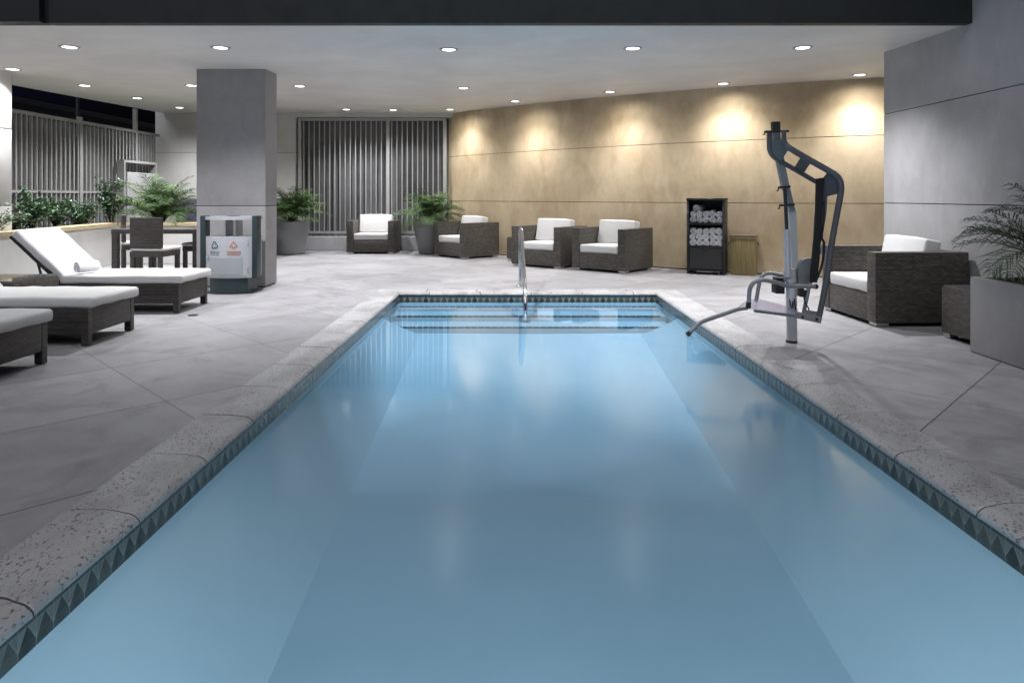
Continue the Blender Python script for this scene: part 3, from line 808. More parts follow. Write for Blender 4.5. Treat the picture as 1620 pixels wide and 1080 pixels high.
# ------------------------------------------------------------------ dining set
dt = thing('dining_table', 'dark wicker dining table behind the loungers, left of the square column', 'dining table', (-5.08, 10.05, 0))
bm = BM(); box(bm, -.62, .62, -.35, .35, .66, .725, .006); finish('tabletop', bm, 'wicker_dark', dt, smooth=40)
for sx in (-1, 1):
    for sy in (-1, 1):
        bm = BM(); box(bm, sx * .575 - .04, sx * .575 + .04, sy * .305 - .04, sy * .305 + .04, 0, .66, .004); finish('leg', bm, 'wicker_dark', dt)
def make_dining_chair():
    t = thing('dining_chair', '', 'chair', group='wicker dining chairs at the table')   # faces +Y, back at y=0
    bm = BM(); box(bm, -.22, .22, 0, .055, .50, .91, .01, T(0, 0, 0) ); finish('backrest', bm, 'wicker_dark', t, smooth=40)
    bm = BM(); box(bm, -.22, .22, .0, .47, .38, .455, .008); finish('seat', bm, 'wicker_dark', t, smooth=40)
    bm = BM(); cushion(bm, .45, .47, .05, .022, .006, T(0, .25, .480), .003, 6); finish('seat_cushion', bm, 'white_fabric', t, smooth=180)
    for (x, y) in ((-.19, .03), (.19, .03), (-.19, .44), (.19, .44)):
        bm = BM(); box(bm, x - .026, x + .026, y - .026, y + .026, 0, .381, .004); finish('leg', bm, 'wicker_dark', t)
    return t
D0 = make_dining_chair(); D0.location = (-4.90, 9.12, 0); D0.rotation_euler = (0, 0, R(-4)); D0['label'] = 'wicker dining chair seen from behind, back fully in view'
copy_tree(D0, (-5.98, 10.45, 0), R(-58), 'wicker dining chair at the far left end of the table, mostly hidden')
copy_tree(D0, (-4.40, 10.3, 0), R(88), 'wicker dining chair mostly hidden by the square column, only its seat showing')

# ------------------------------------------------------------------ recycling bin
def B8(px, py): p = P(px, py, 8.5); return p
rb = thing('recycling_bin', 'pale grey two-compartment recycling bin with teal posts in front of the square column', 'recycling bin', (-3.50, 8.6, 0)); rb.scale = (.955, 1, 1)
def cam_arc(x0, x1, ydep, n=14): return [(x0 + (x1 - x0) * i / n, -.16 - ydep * (1 - (2 * i / n - 1) ** 2)) for i in range(n + 1)]
def curved_slab(bm, x0, x1, z0, z1, dep, back=.16):
    arc = cam_arc(x0, x1, dep); poly = arc + [(x1, back), (x0, back)]
    A = [bm.verts.new((x, y, z0)) for x, y in poly]; Bv = [bm.verts.new((x, y, z1)) for x, y in poly]
    bm.faces.new(A[::-1]); bm.faces.new(Bv)
    for i in range(len(poly)): k = (i + 1) % len(poly); bm.faces.new((A[i], A[k], Bv[k], Bv[i]))
bm = BM(); curved_slab(bm, -.31, .31, .0, .012, .085, .2); finish('base_plate', bm, 'teal', rb, smooth=30)
bm = BM(); curved_slab(bm, -.245, .245, .012, .19, .085); finish('pedestal', bm, 'teal', rb, smooth=30)
bm = BM(); curved_slab(bm, -.30, .30, .192, .70, .095); finish('bin_body', bm, 'bin_grey', rb, smooth=30)
bm = BM(); curved_slab(bm, -.31, .31, .905, .945, .10, .17); finish('top', bm, 'bin_grey', rb, smooth=30)
bm = BM(); lathe(bm, [(.085, .9455), (.085, .9485), (.06, .9485), (.06, .9465)], 24, (.0, -.02, 0)); finish('ashtray', bm, 'dark_metal', rb, smooth=40)
for s in (-1, 1):
    bm = BM(); x = s * .335; box(bm, x - .032, x + .032, -.175, -.03, .19, .955, .006); finish('side_post', bm, 'teal', rb, smooth=40)
bm = BM(); box(bm, -.065, -.05, -.14, .1, .70, .905); box(bm, .05, .065, -.10, .12, .70, .905); finish('divider', bm, 'bin_grey', rb)
def front_y(x, x0=-.30, x1=.30, dep=.095): return -.16 - dep * (1 - ((x - x0) / (x1 - x0) * 2 - 1) ** 2)
def curved_patch(bm, x0, x1, z0, z1, off, th=.004, n=12):
    rows = []
    for i in range(n + 1):
        x = x0 + (x1 - x0) * i / n; y = front_y(x) - off
        rows.append([bm.verts.new((x, y, z0)), bm.verts.new((x, y, z1)), bm.verts.new((x, y + th, z1)), bm.verts.new((x, y + th, z0))])
    for a, b2 in zip(rows, rows[1:]):
        for k in range(4): bm.faces.new((a[k], a[(k + 1) % 4], b2[(k + 1) % 4], b2[k]))
    bm.faces.new(rows[0]); bm.faces.new(rows[-1][::-1])
bm = BM(); curved_patch(bm, -.278, .268, .215, .682, .0065, .005); dr = finish('door', bm, 'bin_grey', rb, smooth=30)
bm = BM(); curved_patch(bm, -.235, .205, .235, .44, .0095, .0025); finish('perforated_panel', bm, 'perforated', dr, smooth=30)
bm = BM(); box(bm, -.262, -.248, -.208, -.182, .415, .455, .002); lathe(bm, [(.012, .0), (.012, .012), (.004, .016)], 12, (-.255, -.2, .456)); finish('handle', bm, 'steel', dr)
bm = BM()
for z in (.62, .28): box(bm, .255, .265, -.20, -.186, z - .03, z + .03, .002)
finish('hinge', bm, 'foot_metal', dr)
# printing on the door, bent onto its curve
def project(me_bm, off=.0085):
    for v in me_bm.verts: v.co.y = front_y(v.co.x) - off + v.co.y
def text_bm(s, size, cx, z, squeeze=1):
    cu = bpy.data.curves.new('txt', 'FONT'); cu.body = s; cu.size = size; cu.align_x = 'CENTER'; cu.extrude = .0008
    ob = bpy.data.objects.new('txt', cu); COL.objects.link(ob)
    dg = bpy.context.evaluated_depsgraph_get(); me = bpy.data.meshes.new_from_object(ob.evaluated_get(dg), depsgraph=dg)
    bm = bmesh.new(); bm.from_mesh(me); bpy.data.objects.remove(ob); bpy.data.meshes.remove(me); bpy.data.curves.remove(cu)
    for v in bm.verts:
        x, y, zz = v.co; v.co = Vector((cx + x * squeeze, -zz, z + y))
    project(bm); return bm
finish('lettering', text_bm('可回收垃圾', .029, -.150, .500), 'mark_grey', dr)
finish('lettering', text_bm('RECYCLABLE', .024, -.150, .474, .92), 'mark_grey', dr)
finish('lettering', text_bm('不可回收垃圾', .029, .100, .500), 'mark_red', dr)
finish('lettering', text_bm('NOT RECYCLABLE', .024, .100, .474, .80), 'mark_red', dr)
bm = BM()                       # three chasing arrows
def flat(bm, pts):
    A = [bm.verts.new((x, -.001, z)) for x, z in pts]; bm.faces.new(A)
for k in range(3):
    a = R(90 + 120 * k); rot = lambda x, z: (-.150 + (x * math.cos(a - R(90)) - z * math.sin(a - R(90))), .592 + (x * math.sin(a - R(90)) + z * math.cos(a - R(90))))
    flat(bm, [rot(*q) for q in ((-.030, .030), (-.019, .050), (.006, .050), (.000, .034), (-.012, .034), (-.019, .023))])
    flat(bm, [rot(*q) for q in ((.010, .053), (.024, .029), (.033, .033), (.030, .005), (.005, .019), (.014, .023), (.003, .042))])
project(bm); finish('recycling_mark', bm, 'mark_green', dr)
bm = BM()
def stroke(p, q, w=.009):
    p, q = Vector(p), Vector(q); d = (q - p).normalized(); n = Vector((-d.y, d.x)) * w / 2
    flat(bm, [tuple(p + n), tuple(q + n), tuple(q - n), tuple(p - n)])
C = (.100, .595)
stroke((C[0], C[1] + .046), (C[0] - .046, C[1] - .018)); stroke((C[0], C[1] + .046), (C[0] + .046, C[1] - .018))
for s in (-1, 1):
    stroke((C[0] + s * .046, C[1] - .020), (C[0] + s * .012, C[1] - .020)); stroke((C[0] + s * .010, C[1] - .016), (C[0] + s * .010, C[1] - .047))
project(bm); finish('arrow_mark', bm, 'mark_red', dr)

# ------------------------------------------------------------------ towel shelf and hamper
rz = R(-24)
ts = thing('towel_shelf', 'black woven towel shelf filled with white rolls against the gold wall', 'shelf unit', (2.705, 10.57, 0), rz)
W, D = .565, .37
for x in (0, W - .035):
    bm = BM(); box(bm, x, x + .035, 0, D, .02, 1.13, .004); finish('side_panel', bm, 'shelf_black', ts, smooth=40)
bm = BM(); box(bm, -.006, W + .006, -.006, D + .004, 1.131, 1.165, .005); finish('top', bm, 'shelf_black', ts, smooth=40)
bm = BM(); box(bm, .036, W - .036, D - .015, D - .001, .04, 1.13); finish('back_panel', bm, 'shelf_black', ts)
for z in (.40, .755, .045):
    bm = BM(); box(bm, .036, W - .036, .004, D - .016, z, z + .03, .003); finish('shelf', bm, 'shelf_black', ts)
bm = BM(); box(bm, .042, W - .042, .0, .03, .082, .392, .004); dr2 = finish('drawer', bm, 'dark_metal', ts)
bm = BM(); box(bm, .235, .33, -.002, .004, .335, .362, .004); finish('handle', bm, 'rubber', dr2)
bm = BM()
for x in (.0, W - .1): box(bm, x, x + .1, .0, D, 0, .0195, .002)
finish('foot', bm, 'shelf_black', ts)
mtx = T(2.705, 10.57, 0, rz)
rolls = []
for s in range(4):
    bm = BM(); towel_roll(bm, .052, .30, s * 7 + 2, .9 if s % 2 else 1.0); rolls.append(finish('rolled_towel', bm, 'towel', smooth=60))
ordn = ['leftmost', 'second', 'third', 'fourth', 'rightmost']
used = [False] * 4; k = 0
for (zb, nrow, where) in ((.431, 3, 'lower'), (.786, 2, 'upper')):
    rown = ['bottom', 'middle', 'top'] if nrow == 3 else ['bottom', 'top']
    for r_ in range(nrow):
        for c_ in range(5):
            s = random.randrange(4)
            if not used[s]: o = rolls[s]; used[s] = True
            else: o = rolls[s].copy(); COL.objects.link(o)
            x = .085 + c_ * .0985 + random.uniform(-.004, .004); z = zb + .0475 + r_ * .089 + random.uniform(-.003, .003)
            p = mtx @ Vector((x, .19 + random.uniform(-.012, .02), z))
            o.location = p; o.rotation_euler = (R(random.uniform(0, 360)), 0, rz + R(90)); o.scale = (1, 1, 1)
            pos = ordn[c_] + (' from left' if 0 < c_ < 4 else '')
            tag(o, f'white rolled towel, {pos} in the {rown[r_]} row of the {where} shelf', 'towel', 'rolled towels on the shelf')
o = rolls[0].copy(); COL.objects.link(o); p = mtx @ Vector((.15, .23, .431 + .355 + .225)); o.location = p; o.rotation_euler = (0, 0, rz + R(80))
tag(o, 'white rolled towel lying alone on top of the rolls of the upper shelf', 'towel', 'rolled towels on the shelf')

hp = thing('laundry_hamper', 'bamboo laundry hamper with brown lid beside the towel shelf', 'hamper', (3.335, 10.44, 0), R(-26))
bm = BM(); box(bm, 0, .365, 0, .27, .0, .54, .012); finish('hamper_body', bm, 'bamboo', hp, smooth=40)
bm = BM(); box(bm, -.006, .371, -.006, .276, .541, .585, .005); finish('lid_band', bm, 'bamboo', hp, smooth=40)
bm = BM(); box(bm, -.012, .377, -.012, .282, .586, .602, .005); finish('lid', bm, 'lid_wood', hp, smooth=40)
for s, x in ((-1, -.002), (1, .367)):
    bm = BM(); tube(bm, smooth_path([(x, .06, .49), (x + s * .03, .08, .47), (x + s * .035, .13, .45), (x + s * .03, .18, .47), (x, .2, .49)], 4), .006, 6); finish('handle', bm, 'stem', hp, smooth=60)

# ------------------------------------------------------------------ handrail
hr = thing('handrail', 'polished steel grab rail rising from the deck and dropping onto the pool steps', 'handrail', (.11, 9.08, 0))
pts = [(0, 0, 0), (0, 0, .60), (0, -.004, .68), (.002, -.05, .745), (.004, -.13, .775), (.008, -.24, .765), (.014, -.42, .66), (.03, -.85, .35), (.038, -1.12, .16), (.042, -1.25, .03), (.044, -1.29, -.10), (.045, -1.3, -.245)]
bm = BM(); tube(bm, smooth_path(pts, 6), .024, 14); finish('rail', bm, 'steel', hr, smooth=60)
bm = BM(); lathe(bm, [(.06, -.008), (.06, .008), (.045, .018), (.028, .022)], 20); finish('base_flange', bm, 'steel', hr, smooth=40)
bm = BM(); lathe(bm, [(.06, -.003), (.06, .008), (.045, .018), (.028, .022)], 20, (.045, -1.3, -.235)); finish('base_flange', bm, 'steel', hr, smooth=40)

# ------------------------------------------------------------------ pool lift
LB = Vector((2.306, 5.63, 0))
pf = thing('pool_lift', 'grey pool access lift with hanging seat frame at the right pool edge', 'pool lift', LB)
def Q(px, py, Y): return P(px, py, Y) - LB
def mk(name, m, fn, parent=pf, smooth=50):
    bm = BM(); fn(bm); return finish(name, bm, m, parent, smooth)
def bar(bm, p, q, w, d):         # rectangular bar between two points, d along Y
    p, q = Vector(p), Vector(q); ax = (q - p).normalized(); n = Vector((ax.z, 0, -ax.x)).normalized() * w / 2; y = Vector((0, d / 2, 0))
    A = [bm.verts.new(p + a * n + b2 * y) for a, b2 in ((-1, -1), (1, -1), (1, 1), (-1, 1))]; Bv = [bm.verts.new(q + a * n + b2 * y) for a, b2 in ((-1, -1), (1, -1), (1, 1), (-1, 1))]
    bm.faces.new(A); bm.faces.new(Bv[::-1])
    for i in range(4): k = (i + 1) % 4; bm.faces.new((A[i], Bv[i], Bv[k], A[k]))
mk('post', 'lift_grey', lambda b: tube(b, [Q(1253, 541, 5.63), Q(1251.5, 440, 5.63)], .042, 20))
mk('post_collar', 'rubber', lambda b: tube(b, [(0, 0, -.002), (0, 0, .012)], .046, 20))
def f(b): tube(b, [Q(1250, 446, 5.62), Q(1249, 425, 5.62)], .05, 20); bar(b, Q(1257, 440, 5.66), Q(1252.5, 331, 5.66), .055, .05)
mk('mast', 'lift_grey', f)
mk('actuator', 'lift_grey', lambda b: tube(b, [Q(1246.5, 438, 5.56), Q(1244.5, 363, 5.56)], .026, 16))
mk('actuator_rod', 'dark_metal', lambda b: tube(b, [Q(1244.5, 363, 5.56), Q(1241.5, 296, 5.56)], .014, 12))
def f(b): bar(b, Q(1252, 333, 5.64), Q(1242, 292, 5.62), .05, .045); bar(b, Q(1243, 300, 5.60), Q(1232, 246, 5.58), .055, .05); bar(b, Q(1232, 250, 5.58), Q(1227, 209, 5.55), .055, .045)
mk('boom', 'lift_mid', f)
mk('boom_cap', 'rubber', lambda b: bar(b, Q(1227.2, 210, 5.55), Q(1226.8, 193, 5.55), .06, .05))
for (a, e, h) in (((1210, 208.5, 5.5), (1248, 207.5, 5.5), (1210, 208, 5.5)), ((1231, 297, 5.57), (1250, 295, 5.57), (1231.5, 297, 5.57)), ((1233, 325, 5.6), (1257, 323.5, 5.6), (1233.5, 325, 5.6))):
    def f(b): tube(b, [Q(*a), Q(*e)], .009, 8); x, y, Y = h; tube(b, [Q(x, y, Y), Q(x - .5, y + 5, Y), Q(x - 3, y + 5, Y)], .006, 6)
    mk('pivot_pin', 'rubber', f)
near = [(1240, 206, 5.46), (1240.5, 222, 5.46), (1243, 229, 5.46), (1250, 235, 5.45), (1284, 255, 5.44), (1314, 272, 5.42), (1324, 279, 5.41), (1329, 287, 5.41), (1330.5, 297, 5.41), (1329, 312, 5.41), (1317, 378, 5.41), (1307, 444, 5.4), (1295.5, 503, 5.4)]
far = [(1217, 208, 5.54), (1217, 230, 5.54), (1218.5, 240, 5.55), (1224, 248, 5.55), (1233, 254, 5.56), (1262, 271, 5.57), (1291, 288, 5.58)]
far2 = [(1305.5, 312, 5.56), (1303, 345, 5.57), (1290, 410, 5.58), (1279, 458, 5.58), (1271, 497, 5.58)]
mk('frame_tube', 'lift_blue', lambda b: (lambda pp: tube(b, pp, [.017 + .008 * min(1, i / (len(pp) * .22)) - .003 * max(0, (i / len(pp) - .6) / .4) for i in range(len(pp))], 14))(smooth_path([Q(*q) for q in near], 5)), smooth=60)
mk('frame_tube', 'lift_blue', lambda b: tube(b, smooth_path([Q(*q) for q in far], 5), .0195, 14), smooth=60)
mk('frame_tube', 'lift_mid', lambda b: tube(b, smooth_path([Q(*q) for q in far2], 5), .016, 14), smooth=60)
def poly(pts, th=.012): return lambda b: plate(b, [Q(*q) for q in pts], th, (0, 1, 0))
mk('gusset_plate', 'lift_blue', poly([(1217, 222, 5.53), (1237, 221, 5.49), (1241, 229, 5.47), (1247, 237, 5.47), (1240, 248, 5.52), (1236, 255, 5.54), (1224, 248, 5.54)]), smooth=30)
mk('gusset_plate', 'lift_blue', poly([(1268, 247, 5.45), (1283, 256, 5.45), (1272, 273, 5.55), (1257, 265, 5.55)]), smooth=30)
mk('gusset_plate', 'lift_blue', poly([(1309, 273, 5.44), (1326, 284, 5.43), (1330, 298, 5.43), (1327, 306, 5.43), (1308, 311, 5.5), (1303, 320, 5.52), (1298, 288, 5.53)]), smooth=30)
mk('gusset_plate', 'lift_mid', poly([(1300, 387, 5.48), (1313, 390, 5.46), (1310, 402, 5.46), (1297, 402, 5.48)]), smooth=30)
mk('gusset_plate', 'lift_mid', poly([(1276, 490, 5.5), (1294, 493, 5.46), (1292, 503, 5.46), (1271, 500, 5.52)]), smooth=30)
mk('back_strap', 'black', poly([(1291, 283, 5.48), (1303, 281, 5.48), (1300, 345, 5.48), (1296, 410, 5.48), (1292, 447, 5.48), (1281, 447, 5.48), (1287, 380, 5.48), (1290, 330, 5.48)], .02), smooth=30)
def f(b): tube(b, smooth_path([Q(1304, 318, 5.47), Q(1303, 350, 5.46), Q(1300, 375, 5.46), Q(1303.5, 385, 5.46), Q(1302, 410, 5.46), Q(1297, 430, 5.46), Q(1290, 446, 5.46)], 5), .009, 6)
mk('safety_belt', 'black', f, smooth=60)
mk('back_pad', 'lift_mid', poly([(1261, 449, 5.62), (1260.5, 430, 5.62), (1263, 419, 5.62), (1268, 411, 5.62), (1275, 408, 5.62), (1283, 408, 5.62), (1281, 430, 5.62), (1279, 450, 5.62)], .05), smooth=30)
mk('armrest', 'lift_mid', lambda b: tube(b, smooth_path([Q(1184, 486, 5.25), Q(1185.5, 463, 5.25), Q(1188, 453, 5.25), Q(1194, 446, 5.25), Q(1205, 443, 5.25), Q(1218, 444.5, 5.27), Q(1236, 449, 5.30), Q(1250, 452.5, 5.33), Q(1291, 453, 5.38)], 5), .0165, 14), smooth=60)
mk('armrest', 'lift_mid', lambda b: tube(b, smooth_path([Q(1196, 477, 5.72), Q(1200, 454, 5.72), Q(1202.5, 443, 5.72), Q(1208, 435, 5.72), Q(1217, 432, 5.72), Q(1235, 435, 5.70), Q(1261, 439.5, 5.66)], 5), .0165, 14), smooth=60)
def f(b): tube(b, [Q(1184.5, 478, 5.25), Q(1183.8, 487, 5.25)], .019, 14); tube(b, [Q(1292, 453.3, 5.375), Q(1289.5, 453.2, 5.37)], .02, 14)
mk('armrest_cuff', 'rubber', f)
mk('seat', 'acrylic', lambda b: plate(b, [Q(1167, 486, 5.28), Q(1181, 476, 5.66), Q(1199, 473, 5.72), Q(1262, 489, 5.66), Q(1258, 497.5, 5.30), Q(1190, 489, 5.26)], .008), smooth=30)
def f(b):
    bar(b, Q(1193, 491.5, 5.3), Q(1260, 500, 5.34), .022, .02); bar(b, Q(1258, 497.5, 5.36), Q(1299, 506.5, 5.38), .05, .02)
mk('seat_rail', 'lift_mid', f, smooth=30)
def f(b):
    for (x, y) in ((1270, 501.5), (1292.5, 505)): tube(b, [Q(x, y, 5.40), Q(x, y, 5.345)], .011, 12)
mk('bolt', 'rubber', f)
mk('footrest', 'lift_mid', lambda b: tube(b, smooth_path([Q(1182, 486.8, 5.27), Q(1166, 489.5, 5.24), Q(1150, 495, 5.2), Q(1115, 507, 5.1), Q(1106, 511.5, 5.08), Q(1100, 517, 5.06), Q(1090, 527, 5.04)], 5), .016, 14), smooth=60)
mk('footrest_cap', 'rubber', lambda b: tube(b, [Q(1091, 526, 5.042), Q(1087.5, 529.5, 5.035)], .019, 14))
def f(b): box(b, -.145, -.075, -.05, .06, .40, .505, .004); box(b, -.14, -.08, -.04, .05, .506, .53, .004)
mk('battery_box', 'rubber', f)
def f(b): box(b, .05, .11, -.06, .02, .375, .43, .004); box(b, .045, .075, -.065, .0, .43, .47, .004)
mk('control_box', 'dark_metal', f)
def f(b):
    tube(b, smooth_path([(-.035, -.045, .355), (-.03, -.055, .30), (-.015, -.055, .29), (-.012, -.05, .34)], 5), .0045, 6)
    tube(b, smooth_path([(.0, -.055, .36), (.012, -.06, .27), (.05, -.065, .225), (.09, -.065, .215), (.115, -.065, .27), (.085, -.065, .33), (.075, -.06, .38)], 6), .0055, 6)
mk('cable', 'rubber', f, smooth=60)

# ------------------------------------------------------------------ plants
def frond(bm, base, az, el, length, droop, leaf, n, seed, width=.011, rach=None):
    rnd = random.Random(seed); d_az = Vector((math.cos(az), math.sin(az), 0)); p = Vector(base); pitch = el; pts = []
    steps = n
    for i in range(steps + 1):
        pts.append((p.copy(), pitch)); pitch -= droop * (.4 + 1.2 * i / steps) / steps
        p = p + (d_az * math.cos(pitch) + Vector((0, 0, 1)) * math.sin(pitch)) * (length / steps)
    side = Vector((-d_az.y, d_az.x, 0))
    if rach is not None: tube(rach, [q for q, _ in pts[::2]], [.008 * (1 - .85 * i / (len(pts[::2]) - 1)) for i in range(len(pts[::2]))], 5)
    for i, (q, pt) in enumerate(pts):
        t = i / steps
        if t < .16: continue
        fw = d_az * math.cos(pt) + Vector((0, 0, 1)) * math.sin(pt); up = fw.cross(side) * -1
        if up.z < 0: up = -up
        ll = leaf * (math.sin(math.pi * min(1, .18 + .82 * t)) ** .6 * .9 + .18) * rnd.uniform(.8, 1.12)
        for s in (-1, 1):
            dr = (side * s * rnd.uniform(.75, 1) + fw * rnd.uniform(.55, .85) + up * rnd.uniform(.05, .4)).normalized()
            w = fw.cross(dr).cross(dr).normalized() * width * .5
            a = q; m1 = q + dr * ll * .5; tip = q + dr * ll + Vector((0, 0, -ll * rnd.uniform(.18, .5)))
            v = [bm.verts.new(a + w * .5), bm.verts.new(a - w * .5), bm.verts.new(m1 - w), bm.verts.new(m1 + w), bm.verts.new(tip)]
            bm.faces.new((v[0], v[1], v[2], v[3])); bm.faces.new((v[3], v[2], v[4]))
def palm(t, base, nf, length, leaf, nl, seed, m='palm_leaf', el=(.5, 1.45), width=.012, trunk=.12, azr=None, droop=(.7, 1.7)):
    rnd = random.Random(seed); bm = BM(); rc = BM(); base = Vector(base)
    for i in range(nf):
        az = rnd.uniform(0, 2 * math.pi) if azr is None else rnd.uniform(*azr)
        e = rnd.uniform(*el); l = length * rnd.uniform(.7, 1.1)
        frond(bm, base + Vector((math.cos(az) * .05, math.sin(az) * .05, trunk * rnd.uniform(.3, 1))), az, e, l, rnd.uniform(*droop), leaf, nl, seed * 100 + i, width, rc)
    finish('foliage', bm, m, t); tube(rc, [base, base + Vector((.01, 0, trunk))], [.055, .04], 8); finish('stem', rc, 'stem', t)
def round_pot(t, r0, r1, h):
    bm = BM(); lathe(bm, [(r0 * .96, 0), (r0, .01), (r1, h - .02), (r1 + .006, h - .01), (r1, h), (r1 - .03, h), (r1 - .035, h - .06)], 40); finish('pot', bm, 'pot', t, smooth=40)
    bm = BM(); lathe(bm, [(r1 - .034, h - .08), (r1 - .034, h - .055), (.01, h - .045)], 24); finish('soil', bm, 'soil', t)
t = thing('potted_palm', 'bushy palm in a grey round pot left of the barred window, beside the column', 'potted palm', (-4.62, 14.25, 0), 0, 'palms in round grey pots')
round_pot(t, .295, .39, .675); palm(t, (0, 0, .62), 66, .80, .24, 26, 3, el=(.5, 1.52), width=.011)
t = thing('potted_palm', 'bushy palm in a grey round pot at the left end of the gold wall', 'potted palm', (-1.72, 14.35, 0), 0, 'palms in round grey pots')
round_pot(t, .24, .37, .675); palm(t, (0, 0, .62), 64, .76, .24, 26, 5, el=(.3, 1.5), width=.011)
t = thing('planter_palm', 'big feathery palm growing in the planter behind the dining chair', 'palm', (-6.55, 12.75, .62))
palm(t, (0, 0, .0), 76, .92, .27, 30, 8, el=(.45, 1.5), width=.011, trunk=.25)
# square concrete planter with palm, right
t = thing('concrete_planter', 'square grey concrete planter with an arching palm at the right edge', 'planter', (3.89, 4.82, 0))
bm = BM(); H = .575
for (x0, x1, y0, y1) in ((-.34, -.285, -.55, .47), (.285, .34, -.55, .47), (-.2849, .2849, -.55, -.495), (-.2849, .2849, .415, .47)): box(bm, x0, x1, y0, y1, 0, H, .006)
box(bm, -.284, .284, -.49, .41, .02, .05)
finish('pot', bm, 'grey_plaster', t, smooth=40)
bm = BM(); box(bm, -.284, .284, -.494, .414, .4, .53); finish('soil', bm, 'soil', t)
palm(t, (.13, .06, .5), 32, .74, .28, 30, 12, 'palm_dark', el=(.5, 1.4), width=.010, trunk=.26, droop=(.8, 1.75))
bm = BM(); rnd = random.Random(4)
for i in range(420):
    p = Vector((rnd.uniform(-.27, .27), rnd.uniform(-.48, .4), .53)); d = Vector((rnd.uniform(-.5, .5), rnd.uniform(-.5, .5), 1)).normalized(); l = rnd.uniform(.04, .11); w = Vector((rnd.uniform(-1, 1), rnd.uniform(-1, 1), .2)).normalized() * .008
    v = [bm.verts.new(p + d * l * .3), bm.verts.new(p + d * l * .6 + w), bm.verts.new(p + d * l), bm.verts.new(p + d * l * .6 - w)]; bm.faces.new(v)
finish('ground_cover', bm, 'shrub_leaf', t)['kind'] = 'stuff'

def shrub(lab, loc, rx, ry, h, n, seed, leafs=.072, lean=(0, 0)):
    t = thing('shrub', lab, 'shrub', loc, 0, 'shrubs in the planter'); rnd = random.Random(seed); bm = BM(); st = BM()
    stems = []
    for k in range(7):
        a = rnd.uniform(0, 6.28); tip = Vector((math.cos(a) * rx * rnd.uniform(.3, 1) + lean[0], math.sin(a) * ry * rnd.uniform(.3, 1) + lean[1], h * rnd.uniform(.5, 1)))
        pts = smooth_path([(0, 0, 0), tip * .5 + Vector((0, 0, h * .12)), tip], 5); tube(st, pts, [.008 * (1 - .6 * i / (len(pts) - 1)) for i in range(len(pts))], 5); stems.append(pts)
    for i in range(n):
        pts = rnd.choice(stems); q = pts[min(len(pts) - 1, int(len(pts) * rnd.uniform(.15, 1) ** .7))]
        c = q + Vector((rnd.gauss(0, .055), rnd.gauss(0, .055), rnd.gauss(0, .05)))
        if c.z < .0: c.z = abs(c.z)
        d = Vector((rnd.gauss(0, 1), rnd.gauss(0, 1), rnd.uniform(-.3, .9))).normalized(); s = d.cross(Vector((0, 0, 1))).normalized(); nn = s.cross(d); l = leafs * rnd.uniform(.6, 1.3); w = l * .27
        v = [bm.verts.new(c), bm.verts.new(c + d * l * .35 + s * w + nn * .006), bm.verts.new(c + d * l * .75 + s * w * .8), bm.verts.new(c + d * l - nn * .012), bm.verts.new(c + d * l * .75 - s * w * .8), bm.verts.new(c + d * l * .35 - s * w + nn * .006)]
        m_ = [bm.verts.new(c + d * l * .35 - nn * .004), bm.verts.new(c + d * l * .75 - nn * .004)]
        for fc in ((v[0], v[1], m_[0]), (v[1], v[2], m_[1], m_[0]), (v[2], v[3], m_[1]), (v[3], v[4], m_[1]), (v[4], v[5], m_[0], m_[1]), (v[5], v[0], m_[0])): bm.faces.new(fc)
    finish('foliage', bm, 'shrub_leaf', t, smooth=180); finish('stem', st, 'stem', t)
shrub('low glossy shrub in the planter, first after the edge column', (-7.28, 9.75, .62), .3, .3, .36, 700, 1)
shrub('taller glossy shrub in the planter with leaves reaching above the middle rail', (-7.3, 10.35, .62), .3, .3, .66, 720, 2)
shrub('dense glossy shrub in the planter beneath the middle fence post', (-7.33, 11.0, .62), .35, .3, .58, 820, 3)
shrub('broad low glossy shrub in the planter right of the middle fence post', (-7.35, 11.6, .62), .36, .3, .40, 760, 4)
shrub('upright glossy shrub in the planter left of the big palm', (-7.25, 12.35, .62), .28, .25, .85, 760, 5)
shrub('trailing shrub sprig reaching out in front of the edge column', (-6.64, 8.75, .74), .12, .2, .30, 70, 6, lean=(.03, .3))

# small drain cover in the deck
bm = BM(); lathe(bm, [(.05, -.004), (.05, .0), (.045, .002), (.01, .002)], 24); o = tag(finish('drain_cover', bm, 'dark_metal'), 'small dark round drain cover in the deck by the lounger foot', 'drain cover'); o.location = (-3.22, 6.89, 0)

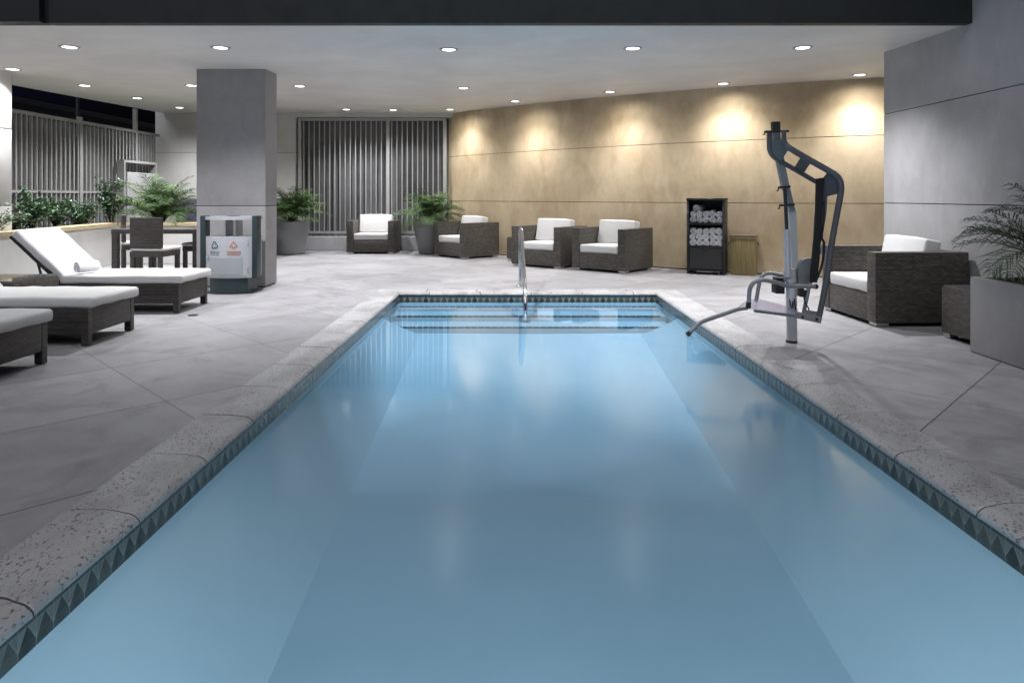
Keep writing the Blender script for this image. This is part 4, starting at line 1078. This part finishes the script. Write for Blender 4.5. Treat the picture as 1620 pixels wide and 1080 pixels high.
# ------------------------------------------------------------------ unseen fill light added at the near pool wall to make the water glow
ld = bpy.data.lights.new('pool_fill', 'AREA'); ld.shape = 'DISK'; ld.size = .3; ld.energy = 29; ld.color = (.84, .95, 1)
lo = bpy.data.objects.new('pool_fill', ld); COL.objects.link(lo); lo.location = (.19, TYN + .05, -.30); lo.rotation_euler = (R(66), 0, 0)

# ------------------------------------------------------------------ world and camera
w = bpy.data.worlds.new('World'); sc.world = w; w.use_nodes = True; nt = w.node_tree
sky = nt.nodes.new('ShaderNodeTexSky'); sky.sky_type = 'NISHITA'; sky.sun_disc = False; sky.sun_elevation = R(-3); sky.sun_rotation = R(200)
bg = nt.nodes['Background']; bg.inputs[1].default_value = .15; hs = nt.nodes.new('ShaderNodeMix'); hs.data_type = 'RGBA'; hs.blend_type = 'MULTIPLY'; hs.inputs[0].default_value = 1; hs.inputs[7].default_value = (.16, .34, 1.6, 1); nt.links.new(sky.outputs[0], hs.inputs[6]); nt.links.new(hs.outputs[2], bg.inputs[0])
sl = bpy.data.lights.new('foreground_fill', 'SUN'); sl.energy = 1.0; sl.angle = R(75); sl.color = (.94, .96, 1)  # added wide soft sun from behind the camera, brightens the open foreground
so = bpy.data.objects.new('foreground_fill', sl); COL.objects.link(so); so.rotation_euler = Vector((.12, .62, -1)).to_track_quat('-Z', 'Y').to_euler()
cam = bpy.data.cameras.new('camera'); co = bpy.data.objects.new('camera', cam); COL.objects.link(co)
co.location = (0, 0, ZC); co.rotation_euler = (R(90), 0, 0); cam.sensor_width = 36; cam.lens = 24; cam.sensor_fit = 'HORIZONTAL'
cam.shift_y = -230 / 1620; cam.clip_end = 300; cam.clip_start = .05
sc.camera = co
vs = sc.view_settings; vs.view_transform = 'Standard'; vs.look = 'None'; vs.exposure = .84; vs.gamma = 1
sc.cycles.use_denoising = True; sc.cycles.denoiser = 'OPENIMAGEDENOISE'
sc.cycles.max_bounces = 10; sc.cycles.diffuse_bounces = 5; sc.cycles.glossy_bounces = 4; sc.cycles.transparent_max_bounces = 12
sc.cycles.sample_clamp_indirect = 4; sc.cycles.caustics_reflective = False; sc.cycles.caustics_refractive = False
